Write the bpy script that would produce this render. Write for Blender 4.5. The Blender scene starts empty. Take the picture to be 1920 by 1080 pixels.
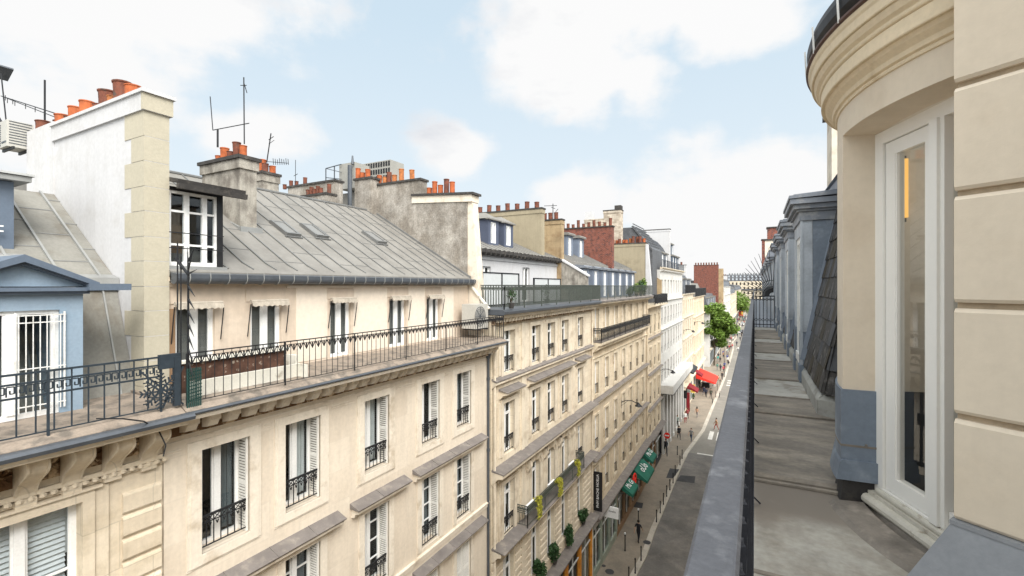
import bpy, bmesh, math, random
from mathutils import Vector, Matrix
R = math.radians
rnd = random.Random(7)
sc = bpy.context.scene
COL = sc.collection

# ------------------------------------------------------------ camera, sky, sun, exposure
YAW = R(27.9)
FPX = 860.0
cam_d = bpy.data.cameras.new('camera')
cam = bpy.data.objects.new('camera', cam_d)
COL.objects.link(cam)
cam.location = (0, 0, 0)
cam.rotation_euler = (R(90), 0, YAW)
cam_d.sensor_width = 36
cam_d.lens = FPX / 1920 * 36
cam_d.shift_y = -5 / 1920
cam_d.clip_start = 0.05
cam_d.clip_end = 3000
sc.camera = cam
sc.render.resolution_x, sc.render.resolution_y = 1024, 576
sc.view_settings.view_transform = 'Standard'
sc.view_settings.look = 'None'
sc.view_settings.gamma = 1
sc.view_settings.exposure = 1.05
S_, C_ = math.sin(YAW), math.cos(YAW)
GZ = -20.5                                     # street level, the camera stands on a sixth floor balcony

def ray(u, v):
    r = (u - 960) / FPX
    return Vector((-S_ + C_ * r, C_ + S_ * r, (535 - v) / FPX))
def at_z(u, v, z=GZ):
    d = ray(u, v); return d * (z / d.z)
def at_x(u, v, x=-10.0):
    d = ray(u, v); return d * (x / d.x)

SUN_EL, SUN_AZ = R(46), R(127)                  # azimuth from +Y clockwise (behind the camera, to the right)
wd = bpy.data.worlds.new("World"); sc.world = wd; wd.use_nodes = True
nt = wd.node_tree; N = nt.nodes; L = nt.links
bg = N['Background']
sky = N.new('ShaderNodeTexSky'); sky.sky_type = 'NISHITA'; sky.sun_disc = False
sky.sun_elevation = SUN_EL; sky.sun_rotation = SUN_AZ
sky.air_density = 1.0; sky.dust_density = 0.6; sky.ozone_density = 1.5
bg.inputs[1].default_value = 0.085
tc = N.new('ShaderNodeTexCoord')
def wmath(op, a, b=None, clamp=False):
    n = N.new('ShaderNodeMath'); n.operation = op; n.use_clamp = clamp
    for i, x in enumerate((a, b)):
        if x is None: continue
        if isinstance(x, (int, float)): n.inputs[i].default_value = x
        else: L.new(x, n.inputs[i])
    return n.outputs[0]
nz = N.new('ShaderNodeTexNoise'); nz.inputs['Scale'].default_value = 5.0; nz.inputs['Detail'].default_value = 9; nz.inputs['Roughness'].default_value = 0.55
L.new(tc.outputs['Generated'], nz.inputs['Vector'])
nz2 = N.new('ShaderNodeTexNoise'); nz2.inputs['Scale'].default_value = 2.2; nz2.inputs['Detail'].default_value = 8; nz2.inputs['Roughness'].default_value = 0.6
mp = N.new('ShaderNodeMapping'); mp.inputs['Scale'].default_value = (1, 1, 2.6); mp.inputs['Location'].default_value = (3.1, 0.4, 0.2)
L.new(tc.outputs['Generated'], mp.inputs['Vector']); L.new(mp.outputs[0], nz2.inputs['Vector'])
# the cloud banks of this sky, each as a direction, a size and a flattening
banks = [((1180, 20), .30, 1.9), ((1330, 50), .16, 1.6), ((1090, 125), .22, 1.5), ((1200, 150), .13, 1.3), ((1390, 395), .30, 1.5), ((1240, 400), .16, 1.5), ((1500, 440), .3, 1.6),
         ((90, 40), .36, 1.6), ((330, 10), .26, 2.0), ((230, 150), .16, 1.5), ((1070, 380), .16, 1.4), ((870, 290), .12, 1.6), ((1270, 500), .35, 1.6), ((700, 470), .28, 1.6), ((60, 230), .22, 1.6), ((470, 260), .14, 1.4)]
acc = None
for (u, v), rad, flat in banks:
    c = ray(u, v).normalized()
    sub = N.new('ShaderNodeVectorMath'); sub.operation = 'SUBTRACT'; L.new(tc.outputs['Generated'], sub.inputs[0]); sub.inputs[1].default_value = c
    mul = N.new('ShaderNodeVectorMath'); mul.operation = 'MULTIPLY'; L.new(sub.outputs[0], mul.inputs[0]); mul.inputs[1].default_value = (1, 1, flat)
    ln = N.new('ShaderNodeVectorMath'); ln.operation = 'LENGTH'; L.new(mul.outputs[0], ln.inputs[0])
    f = wmath('SUBTRACT', 1.0, wmath('DIVIDE', ln.outputs['Value'], rad))
    acc = f if acc is None else wmath('MAXIMUM', acc, f)
acc = wmath('MAXIMUM', acc, -0.45)
nn = wmath('MULTIPLY', wmath('SUBTRACT', nz.outputs[0], 0.5), 1.7)
nn2 = wmath('MULTIPLY', wmath('SUBTRACT', nz2.outputs[0], 0.5), 1.5)
m = wmath('ADD', wmath('ADD', acc, nn), nn2)
mr = N.new('ShaderNodeMapRange'); mr.interpolation_type = 'SMOOTHSTEP'
L.new(m, mr.inputs[0]); mr.inputs[1].default_value = 0.14; mr.inputs[2].default_value = 0.58; mr.inputs[3].default_value = 0.0; mr.inputs[4].default_value = 1.0
# haze towards the horizon
sep = N.new('ShaderNodeSeparateXYZ'); L.new(tc.outputs['Generated'], sep.inputs[0])
hz = N.new('ShaderNodeMapRange'); L.new(sep.outputs[2], hz.inputs[0])
hz.inputs[1].default_value = 0.0; hz.inputs[2].default_value = 0.5; hz.inputs[3].default_value = 0.75; hz.inputs[4].default_value = 0.1
veil = N.new('ShaderNodeMix'); veil.data_type = 'RGBA'
L.new(hz.outputs[0], veil.inputs[0])
tint = N.new('ShaderNodeMix'); tint.data_type = 'RGBA'; tint.blend_type = 'MULTIPLY'; tint.inputs[0].default_value = 1
L.new(sky.outputs[0], tint.inputs[6]); tint.inputs[7].default_value = (1.35, 1.2, 1.02, 1)
SKYV, CLV = 4.9, 5.5
pale = N.new('ShaderNodeMix'); pale.data_type = 'RGBA'; pale.inputs[0].default_value = 0.86
L.new(tint.outputs[2], pale.inputs[6]); pale.inputs[7].default_value = (SKYV * .76, SKYV * .95, SKYV * 1.09, 1)
L.new(pale.outputs[2], veil.inputs[6]); veil.inputs[7].default_value = (CLV * .93, CLV * .97, CLV, 1)
cl = N.new('ShaderNodeMix'); cl.data_type = 'RGBA'
cshade = N.new('ShaderNodeMix'); cshade.data_type = 'RGBA'
gr = N.new('ShaderNodeMapRange'); L.new(nz2.outputs[0], gr.inputs[0]); gr.inputs[1].default_value = .58; gr.inputs[2].default_value = .74
L.new(gr.outputs[0], cshade.inputs[0]); cshade.inputs[6].default_value = (CLV, CLV, CLV * 1.0, 1); cshade.inputs[7].default_value = (CLV * .80, CLV * .82, CLV * .86, 1)
L.new(mr.outputs[0], cl.inputs[0]); L.new(veil.outputs[2], cl.inputs[6]); L.new(cshade.outputs[2], cl.inputs[7])
# added fill glow, unseen, high up and behind the camera, to brighten shaded faces
dt = N.new('ShaderNodeVectorMath'); dt.operation = 'DOT_PRODUCT'; L.new(tc.outputs['Generated'], dt.inputs[0])
dt.inputs[1].default_value = Vector((.42, -.42, .80)).normalized()
gl_ = N.new('ShaderNodeMapRange'); gl_.interpolation_type = 'SMOOTHSTEP'; L.new(dt.outputs['Value'], gl_.inputs[0])
gl_.inputs[1].default_value = .12; gl_.inputs[2].default_value = .95; gl_.inputs[3].default_value = 0.0; gl_.inputs[4].default_value = 2.0
bv = N.new('ShaderNodeVectorMath'); bv.operation = 'SCALE'; bv.inputs[0].default_value = (CLV, CLV * .93, CLV * .82); L.new(gl_.outputs[0], bv.inputs['Scale'])
ba = N.new('ShaderNodeVectorMath'); ba.operation = 'ADD'; L.new(cl.outputs[2], ba.inputs[0]); L.new(bv.outputs[0], ba.inputs[1])
L.new(ba.outputs[0], bg.inputs[0])

sun_d = bpy.data.lights.new('sun', 'SUN'); sun = bpy.data.objects.new('sun', sun_d); COL.objects.link(sun)
sun_d.energy = 2.2; sun_d.angle = R(32); sun_d.color = (1, .965, .91)
sdir = Vector((math.sin(SUN_AZ) * math.cos(SUN_EL), math.cos(SUN_AZ) * math.cos(SUN_EL), math.sin(SUN_EL)))
sun.rotation_euler = sdir.to_track_quat('Z', 'Y').to_euler()
sc.cycles.max_bounces = 6; sc.cycles.transparent_max_bounces = 12

# ------------------------------------------------------------ materials
def mat(name, col, rough=.8, metal=0, var=.12, scale=1.0, col2=None, c2=(.52, .68), bump=.0, bscale=30, streak=0, spec=.4, ashlar=None, ashcol=.72, emit=None, fine=.06, drip=0, stretch=None):
    m = bpy.data.materials.new(name); m.use_nodes = True
    n = m.node_tree.nodes; l = m.node_tree.links; b = n['Principled BSDF']
    b.inputs['Roughness'].default_value = rough; b.inputs['Metallic'].default_value = metal
    b.inputs['Specular IOR Level'].default_value = spec
    g = n.new('ShaderNodeNewGeometry')
    def noise(s, d=6, vec=None, r=.6):
        x = n.new('ShaderNodeTexNoise'); x.inputs['Scale'].default_value = s; x.inputs['Detail'].default_value = d; x.inputs['Roughness'].default_value = r
        l.new(vec or g.outputs['Position'], x.inputs['Vector']); return x.outputs[0]
    def mrange(x, a, b_, c, d):
        k = n.new('ShaderNodeMapRange'); l.new(x, k.inputs[0])
        for i, q in enumerate((a, b_, c, d)): k.inputs[i + 1].default_value = q
        return k.outputs[0]
    def mixc(fac, a, b_, bt='MIX'):
        k = n.new('ShaderNodeMix'); k.data_type = 'RGBA'; k.blend_type = bt
        for i, q in ((0, fac), (6, a), (7, b_)):
            if isinstance(q, (int, float)): k.inputs[i].default_value = q
            elif isinstance(q, tuple): k.inputs[i].default_value = (*q, 1)
            else: l.new(q, k.inputs[i])
        return k.outputs[2]
    cur = tuple(col)
    svec = None
    if stretch:
        ms_ = n.new('ShaderNodeMapping'); ms_.inputs['Scale'].default_value = stretch; l.new(g.outputs['Position'], ms_.inputs[0]); svec = ms_.outputs[0]
    if col2 is not None:
        vec = svec
        if streak:
            mpp = n.new('ShaderNodeMapping'); mpp.inputs['Scale'].default_value = (1, 1, 1 / streak); l.new(g.outputs['Position'], mpp.inputs[0]); vec = mpp.outputs[0]
        f = mrange(noise(scale * 1.7, 8, vec), c2[0], c2[1], 0, 1)
        cur = mixc(f, cur, tuple(col2))
    if var:
        f = mrange(noise(scale, 5, svec), .3, .7, 1 - var, 1 + var)
        cur = mixc(1.0, cur, f, 'MULTIPLY')
        # scalar into colour socket is fine
    if fine:
        f = mrange(noise(scale * 14, 4), .3, .7, 1 - fine, 1 + fine)
        cur = mixc(1.0, cur, f, 'MULTIPLY')
    if drip:
        md = n.new('ShaderNodeMapping'); md.inputs['Scale'].default_value = (5, 5, .35); l.new(g.outputs['Position'], md.inputs[0])
        f = mrange(noise(1.0, 7, md.outputs[0], .7), .42, .72, 1.0, 1 - drip); cur = mixc(1.0, cur, f, 'MULTIPLY')
        f = mrange(noise(.9, 3), .55, .75, 1.0, 1 - drip * .25); cur = mixc(1.0, cur, f, 'MULTIPLY')
    if ashlar:
        w, h = ashlar
        sp = n.new('ShaderNodeSeparateXYZ'); l.new(g.outputs['Position'], sp.inputs[0])
        ad = n.new('ShaderNodeMath'); ad.operation = 'ADD'; l.new(sp.outputs[0], ad.inputs[0]); l.new(sp.outputs[1], ad.inputs[1])
        cb = n.new('ShaderNodeCombineXYZ'); l.new(ad.outputs[0], cb.inputs[0]); l.new(sp.outputs[2], cb.inputs[1])
        br = n.new('ShaderNodeTexBrick'); l.new(cb.outputs[0], br.inputs['Vector'])
        br.inputs['Scale'].default_value = 1; br.inputs['Brick Width'].default_value = w; br.inputs['Row Height'].default_value = h
        br.inputs['Mortar Size'].default_value = min(.012, h * .09); br.inputs['Mortar Smooth'].default_value = .3; br.inputs['Bias'].default_value = -.2
        br.inputs['Color1'].default_value = (1, 1, 1, 1); br.inputs['Color2'].default_value = (.88, .86, .84, 1) if h > .2 else (.6, .55, .52, 1)
        a = ashcol; br.inputs['Mortar'].default_value = (a, a, a, 1) if isinstance(a, float) else (*a, 1)
        cur = mixc(1.0, cur, br.outputs['Color'], 'MULTIPLY')
    if isinstance(cur, tuple): b.inputs['Base Color'].default_value = (*cur, 1)
    else: l.new(cur, b.inputs['Base Color'])
    if bump:
        bp = n.new('ShaderNodeBump'); bp.inputs['Strength'].default_value = bump; bp.inputs['Distance'].default_value = .02
        l.new(noise(bscale, 6), bp.inputs['Height']); l.new(bp.outputs[0], b.inputs['Normal'])
    if emit:
        b.inputs['Emission Color'].default_value = (*emit[:3], 1); b.inputs['Emission Strength'].default_value = emit[3]
    return m
M = {}
M['stone1'] = mat('render_cream', (.68, .60, .495), .9, drip=.10, var=.03, scale=.7, col2=(.655, .575, .47), bump=.25, bscale=18, ashlar=(1.6, .84), ashcol=.93)
M['stone1t'] = mat('trim_cream', (.70, .63, .53), .9, drip=.08, var=.05, scale=1.1, col2=(.52, .44, .34), bump=.2, bscale=20)
M['stone0'] = mat('stone_warm', (.66, .575, .45), .9, drip=.12, var=.05, scale=.9, col2=(.56, .48, .36), bump=.3, bscale=16, ashlar=(1.1, .84), ashcol=.80)
M['stone2'] = mat('limestone_ashlar', (.71, .625, .49), .9, drip=.13, var=.07, scale=.45, col2=(.56, .46, .33), c2=(.5, .72), streak=3, bump=.3, bscale=14, ashlar=(.9, .36), ashcol=.80)
M['stone2t'] = mat('limestone_trim', (.67, .59, .47), .9, drip=.14, var=.10, scale=.9, col2=(.42, .335, .24), c2=(.5, .75), bump=.3, bscale=14)
M['stone3'] = mat('limestone_golden', (.71, .61, .465), .9, drip=.13, var=.08, scale=.35, col2=(.56, .45, .31), c2=(.45, .7), streak=3, bump=.3, bscale=14, ashlar=(.8, .34), ashcol=.78)
M['stone3t'] = mat('limestone_golden_trim', (.66, .575, .44), .9, drip=.14, var=.12, scale=.8, col2=(.40, .31, .21), bump=.3, bscale=14)
M['dirty'] = mat('sooty_frieze', (.13, .075, .04), .95, var=.25, scale=3, col2=(.52, .40, .27), c2=(.5, .6), bump=.4)
M['white_wall'] = mat('white_render', (.53, .53, .54), .85, drip=.07, var=.02, scale=.8, col2=(.49, .485, .485), bump=.1)
M['white_facade'] = mat('white_facade', (.58, .57, .545), .8, drip=.12, var=.05, scale=.3, col2=(.50, .48, .45))
M['cream_facade'] = mat('cream_facade', (.60, .53, .42), .85, var=.08, scale=.25, col2=(.6, .51, .38), ashlar=(.9, .4), ashcol=.86)
M['quoin'] = mat('quoin_beige', (.43, .395, .31), .85, var=.05, scale=1.2, bump=.15)
M['upper'] = mat('upper_render', (.57, .475, .38), .9, drip=.1, var=.06, scale=.5, col2=(.64, .55, .45), bump=.1)
M['upper_pale'] = mat('upper_render_pale', (.68, .60, .505), .9, var=.04, scale=.6, bump=.1)
M['stained'] = mat('stained_chimney_render', (.38, .355, .31), .95, drip=.35, var=.22, scale=1.6, col2=(.20, .18, .155), c2=(.42, .64), streak=1.6, bump=.5, bscale=12, fine=.14)
M['gable'] = mat('weathered_gable', (.36, .335, .30), .95, drip=.25, var=.2, scale=1.0, col2=(.225, .20, .17), c2=(.36, .62), bump=.5, bscale=9, fine=.28)
M['capst'] = mat('dark_coping', (.045, .042, .04), .9, var=.3, scale=4, col2=(.09, .08, .07), bump=.4)
M['beige_chim'] = mat('beige_chimney', (.33, .285, .20), .9, drip=.15, var=.08, scale=.6, col2=(.27, .23, .16), bump=.2)
M['brown_chim'] = mat('sandstone_chimney', (.38, .285, .17), .9, drip=.15, var=.2, scale=.8, col2=(.27, .18, .10), ashlar=(.7, .45), ashcol=.8)
M['brick'] = mat('old_red_brick', (.19, .06, .04), .9, var=.3, scale=2.5, col2=(.08, .04, .035), c2=(.48, .66), ashlar=(.24, .09), ashcol=(1.5, 2.4, 2.8), bump=.4)
M['pale_brick'] = mat('pale_brick', (.50, .44, .36), .9, var=.2, scale=1.5, col2=(.3, .25, .2), ashlar=(.5, .2), ashcol=.7)
M['pot'] = mat('terracotta', (.37, .095, .03), .8, var=.3, scale=5, col2=(.25, .08, .035), c2=(.56, .75), bump=.2)
M['pot_b'] = mat('pale_terracotta', (.42, .15, .05), .85, var=.3, scale=6, col2=(.2, .09, .05), c2=(.5, .75), bump=.2)
M['pot_dark'] = mat('sooty_terracotta', (.15, .05, .03), .85, var=.4, scale=5, col2=(.07, .05, .04))
M['zinc'] = mat('zinc_roof', (.205, .196, .18), .65, metal=.0, var=.10, scale=1.0, col2=(.165, .156, .142), c2=(.42, .70), streak=2, fine=.07)
M['zinc_old'] = mat('zinc_old', (.20, .195, .175), .65, metal=.0, var=.14, scale=1.3, col2=(.15, .135, .11), c2=(.50, .68), streak=2.2, fine=.1)
M['zinc_light'] = mat('zinc_edge', (.28, .285, .28), .5, metal=.2, var=.1, scale=3)
M['seam'] = mat('zinc_seam', (.17, .172, .17), .5, metal=.2, var=.12, scale=4)
M['gutter'] = mat('gutter_zinc', (.085, .095, .11), .45, metal=.3, var=.15, scale=4)
M['lead'] = mat('ledge_lead', (.17, .152, .142), .8, var=.2, scale=2, col2=(.235, .21, .185), bump=.2)
M['ledge'] = mat('weathered_ledge', (.25, .205, .165), .85, var=.18, scale=2.2, col2=(.14, .12, .10), c2=(.48, .62), bump=.4, fine=.12)
M['blue'] = mat('blue_grey_paint', (.245, .32, .40), .6, var=.06, scale=1.5, col2=(.22, .30, .385))
M['blue_dk'] = mat('dark_blue_grey_paint', (.10, .13, .175), .55, var=.1, scale=2)
M['blue_mid'] = mat('grey_blue_dormer', (.155, .185, .24), .6, var=.1, scale=1.2)
M['dormer_blue'] = mat('slate_blue_dormer', (.075, .09, .135), .6, var=.12, scale=1.2)
M['rzinc'] = mat('blue_zinc_cladding', (.165, .20, .25), .5, metal=.1, var=.12, scale=2.0, col2=(.27, .315, .375), c2=(.5, .68), bump=.08, bscale=8)
M['rzinc_l'] = mat('pale_zinc_cladding', (.42, .46, .51), .5, metal=.2, var=.10, scale=2.2, col2=(.34, .37, .41), bump=.05)
M['rcap'] = mat('dormer_cap_zinc', (.20, .22, .255), .5, metal=.3, var=.15, scale=3, col2=(.33, .34, .35))
M['slate'] = mat('slate', (.045, .042, .040), .7, var=.35, scale=5, col2=(.16, .15, .14), bump=.3)
M['slate_b'] = mat('slate_brown', (.048, .040, .028), .8, var=.3, scale=6, bump=.3)
M['slate_c'] = mat('slate_blue', (.06, .062, .068), .7, var=.25, scale=6, bump=.3)
M['darkroof'] = mat('dark_slate_roof', (.10, .105, .115), .6, var=.2, scale=2, ashlar=(.3, .22), ashcol=.6)
M['iron'] = mat('black_iron', (.022, .023, .026), .5, metal=.3, var=.2, scale=8)
M['iron_blue'] = mat('blue_black_iron', (.035, .048, .062), .5, metal=.3, var=.2, scale=8)
M['iron_grey'] = mat('grey_green_iron', (.065, .075, .065), .6, var=.2, scale=8)
M['handrail'] = mat('worn_grey_handrail', (.085, .088, .10), .55, metal=.0, var=.12, scale=5, col2=(.20, .205, .22), c2=(.55, .78), bump=.15, bscale=40, fine=.12)
M['wpaint'] = mat('white_gloss_paint', (.78, .78, .77), .4, var=.03, scale=2)
M['wframe'] = mat('old_white_frame', (.72, .72, .70), .45, var=.06, scale=3, col2=(.52, .51, .48))
M['slat_shade'] = mat('louvre_gap_shade', (.12, .10, .08), .9)
M['shutter'] = mat('shutter_paint', (.74, .73, .69), .6, var=.06, scale=3)
M['curtain'] = mat('curtain', (.62, .62, .60), .9, var=.08, scale=3)
M['curtain_g'] = mat('grey_curtain', (.13, .145, .15), .9, var=.1, scale=3)
M['room'] = mat('dark_room', (.035, .03, .026), .9, var=.4, scale=1.2, col2=(.09, .065, .04))
M['pane_reflection_panel'] = mat('dark_pane_reflection', (.06, .068, .08), .6)
M['room_beige'] = mat('beige_room', (.66, .62, .55), .9, var=.1)
M['own'] = mat('painted_stone_blocks', (.66, .57, .455), .75, var=.03, scale=1.4, col2=(.62, .525, .41), bump=.10, bscale=14, fine=.03, drip=.05)
M['own_j'] = mat('joint_grime', (.42, .33, .23), .9, var=.2, scale=6)
M['own_top'] = mat('cornice_paint', (.68, .57, .41), .75, var=.05, scale=2, col2=(.50, .38, .23), c2=(.56, .76), bump=.2)
M['asphalt'] = mat('asphalt', (.155, .146, .136), .9, var=.2, scale=.5, col2=(.20, .185, .168), c2=(.45, .6), bump=.4, bscale=60, fine=.12)
M['asphalt_l'] = mat('pale_asphalt', (.21, .195, .17), .9, var=.1, scale=.3, col2=(.25, .23, .205), bump=.2)
M['asphalt_d'] = mat('fresh_asphalt_patch', (.055, .055, .058), .9, var=.2, scale=1)
M['pave'] = mat('pavement_asphalt', (.27, .228, .18), .9, var=.12, scale=.35, col2=(.215, .185, .15), c2=(.46, .64), bump=.3, bscale=50, fine=.1)
M['kerb'] = mat('granite_kerb', (.50, .455, .39), .8, var=.10, scale=1.2, col2=(.40, .36, .31), ashlar=(1.3, 5), ashcol=.6)
M['roadpaint'] = mat('road_paint', (.62, .60, .56), .8, var=.1, scale=2, col2=(.4, .38, .34))
M['ground'] = mat('city_ground', (.2, .19, .17), .9, var=.2, scale=.05)
M['green'] = mat('green_canvas', (.014, .125, .085), .8, var=.12, scale=2)
M['red'] = mat('red_canvas', (.78, .035, .02), .8, var=.08, scale=2)
M['dkred'] = mat('dark_red_cloth', (.20, .01, .016), .8, var=.1)
M['orange'] = mat('orange_shopfront', (.66, .27, .04), .6, var=.15, scale=1.5, col2=(.5, .17, .03))
M['teal'] = mat('pale_green_shopfront', (.30, .34, .28), .6, var=.15, scale=2)
M['brownshop'] = mat('brown_shopfront', (.24, .15, .085), .7, var=.2, scale=2)
M['yellow'] = mat('yellow_cloth', (.75, .5, .08), .8)
M['black'] = mat('black_panel', (.012, .012, .014), .5, var=.1)
M['white'] = mat('white_panel', (.8, .8, .8), .6, var=.03)
M['unit'] = mat('rooftop_unit_casing', (.30, .295, .27), .6, var=.08)
M['ac'] = mat('air_conditioner_casing', (.44, .43, .395), .5, var=.05)
M['bark'] = mat('bark', (.085, .065, .045), .95, var=.3, scale=6, bump=.5)
M['leaf'] = mat('leaf_green', (.095, .165, .022), .6, var=.4, scale=1.2, col2=(.19, .28, .04), c2=(.5, .7))
M['leaf_d'] = mat('leaf_dark', (.03, .075, .022), .6, var=.4, scale=5)
M['leaf_y'] = mat('leaf_yellow', (.36, .34, .035), .7, var=.3, scale=8, col2=(.12, .15, .03))
M['canvas'] = mat('striped_canvas', (.36, .32, .265), .9, var=.2, scale=8)
M['greennet'] = mat('green_net', (.015, .055, .048), .8)
M['trough'] = mat('rusty_brick_trough', (.085, .042, .028), .9, var=.4, scale=5, col2=(.3, .25, .2), c2=(.6, .66))
M['oldwhite'] = mat('peeling_white', (.66, .64, .57), .9, var=.1, scale=2, col2=(.38, .34, .28), c2=(.56, .68))
M['skin'] = mat('skin', (.48, .29, .2), .6, fine=0, var=0)
M['tyre'] = mat('tyre', (.02, .02, .02), .9, fine=0)
M['lamp_yellow'] = mat('lamp_glow', (.9, .6, .2), .5, var=0, fine=0, emit=(1, .50, .10, .42))
M['zfloor'] = mat('walked_zinc_floor', (.20, .175, .148), .75, metal=.0, var=.25, scale=1.6, stretch=(.8, 2, 1), col2=(.30, .26, .21), c2=(.46, .66), bump=.2, bscale=14, fine=.12)
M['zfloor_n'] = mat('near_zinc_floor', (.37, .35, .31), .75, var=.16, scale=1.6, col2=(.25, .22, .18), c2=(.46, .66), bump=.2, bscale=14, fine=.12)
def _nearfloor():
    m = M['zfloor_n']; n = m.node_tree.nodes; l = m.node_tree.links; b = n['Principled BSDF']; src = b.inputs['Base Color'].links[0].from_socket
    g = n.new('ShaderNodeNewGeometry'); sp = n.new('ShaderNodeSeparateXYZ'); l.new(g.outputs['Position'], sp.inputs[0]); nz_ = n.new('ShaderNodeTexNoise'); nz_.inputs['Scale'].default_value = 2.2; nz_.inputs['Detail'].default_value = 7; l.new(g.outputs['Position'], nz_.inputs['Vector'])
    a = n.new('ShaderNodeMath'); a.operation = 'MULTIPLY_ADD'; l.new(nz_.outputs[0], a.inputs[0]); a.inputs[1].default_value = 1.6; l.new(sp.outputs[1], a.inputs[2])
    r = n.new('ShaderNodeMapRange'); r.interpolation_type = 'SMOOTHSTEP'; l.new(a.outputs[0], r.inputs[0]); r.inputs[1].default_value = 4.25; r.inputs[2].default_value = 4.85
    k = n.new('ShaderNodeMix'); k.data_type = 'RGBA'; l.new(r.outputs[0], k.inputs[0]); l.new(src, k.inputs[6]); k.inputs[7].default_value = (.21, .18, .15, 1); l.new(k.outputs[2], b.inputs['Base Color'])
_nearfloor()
M['zfloor_l'] = mat('pale_zinc_floor', (.40, .385, .35), .6, var=.14, scale=2, col2=(.25, .22, .18), c2=(.52, .66), bump=.15, fine=.1)
M['zfloor_d'] = mat('grimy_zinc_floor', (.20, .175, .15), .8, var=.3, scale=4, col2=(.31, .27, .23), bump=.3)
M['zcurb'] = mat('zinc_curb', (.33, .325, .30), .6, var=.15, scale=2, col2=(.2, .19, .17))
M['rcheek'] = mat('cheek_edge_zinc', (.235, .275, .34), .5, metal=.2, var=.1, scale=3)
M['rzinc_p'] = mat('plinth_zinc', (.24, .25, .268), .5, metal=.1, var=.1, scale=2.5, col2=(.32, .33, .345), c2=(.52, .7), bump=.08)
M['own_j_dark'] = mat('rusty_flashing', (.09, .05, .04), .6, var=.3, scale=5)
M['iron_own'] = mat('near_black_iron', (.028, .030, .038), .45, metal=.3, var=.25, scale=10, bump=.2, bscale=50)
M['wpaint_own'] = mat('white_casement', (.84, .82, .78), .4, var=.01, scale=2, fine=.01)
M['sill'] = mat('painted_sill', (.56, .53, .46), .6, var=.1, scale=6, col2=(.35, .3, .24), c2=(.6, .7))
def glass(name, fac, tint=(.75, .8, .82)):
    m = bpy.data.materials.new(name); m.use_nodes = True
    n = m.node_tree.nodes; l = m.node_tree.links
    for x in list(n):
        if x.type != 'OUTPUT_MATERIAL': n.remove(x)
    o = [x for x in n if x.type == 'OUTPUT_MATERIAL'][0]
    t = n.new('ShaderNodeBsdfTransparent'); t.inputs[0].default_value = (*tint, 1)
    g = n.new('ShaderNodeBsdfGlossy'); g.inputs['Roughness'].default_value = .02; g.inputs[0].default_value = (.9, .93, .95, 1)
    lw = n.new('ShaderNodeLayerWeight'); lw.inputs[0].default_value = .5
    pw = n.new('ShaderNodeMath'); pw.operation = 'POWER'; l.new(lw.outputs['Facing'], pw.inputs[0]); pw.inputs[1].default_value = 7
    a = n.new('ShaderNodeMath'); a.operation = 'MULTIPLY_ADD'; a.use_clamp = True; l.new(pw.outputs[0], a.inputs[0]); a.inputs[1].default_value = .65; a.inputs[2].default_value = fac
    mx = n.new('ShaderNodeMixShader'); l.new(a.outputs[0], mx.inputs[0]); l.new(t.outputs[0], mx.inputs[1]); l.new(g.outputs[0], mx.inputs[2]); l.new(mx.outputs[0], o.inputs[0])
    return m
M['glass'] = glass('window_glass', .06)
M['glass_near'] = glass('near_window_glass', .10, (.8, .82, .82))
M['skyl'] = mat('skylight_glass', (.19, .19, .185), .5, var=.05)
M['screen'] = mat('frosted_screen', (.52, .54, .545), .4, var=.03)

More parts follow.
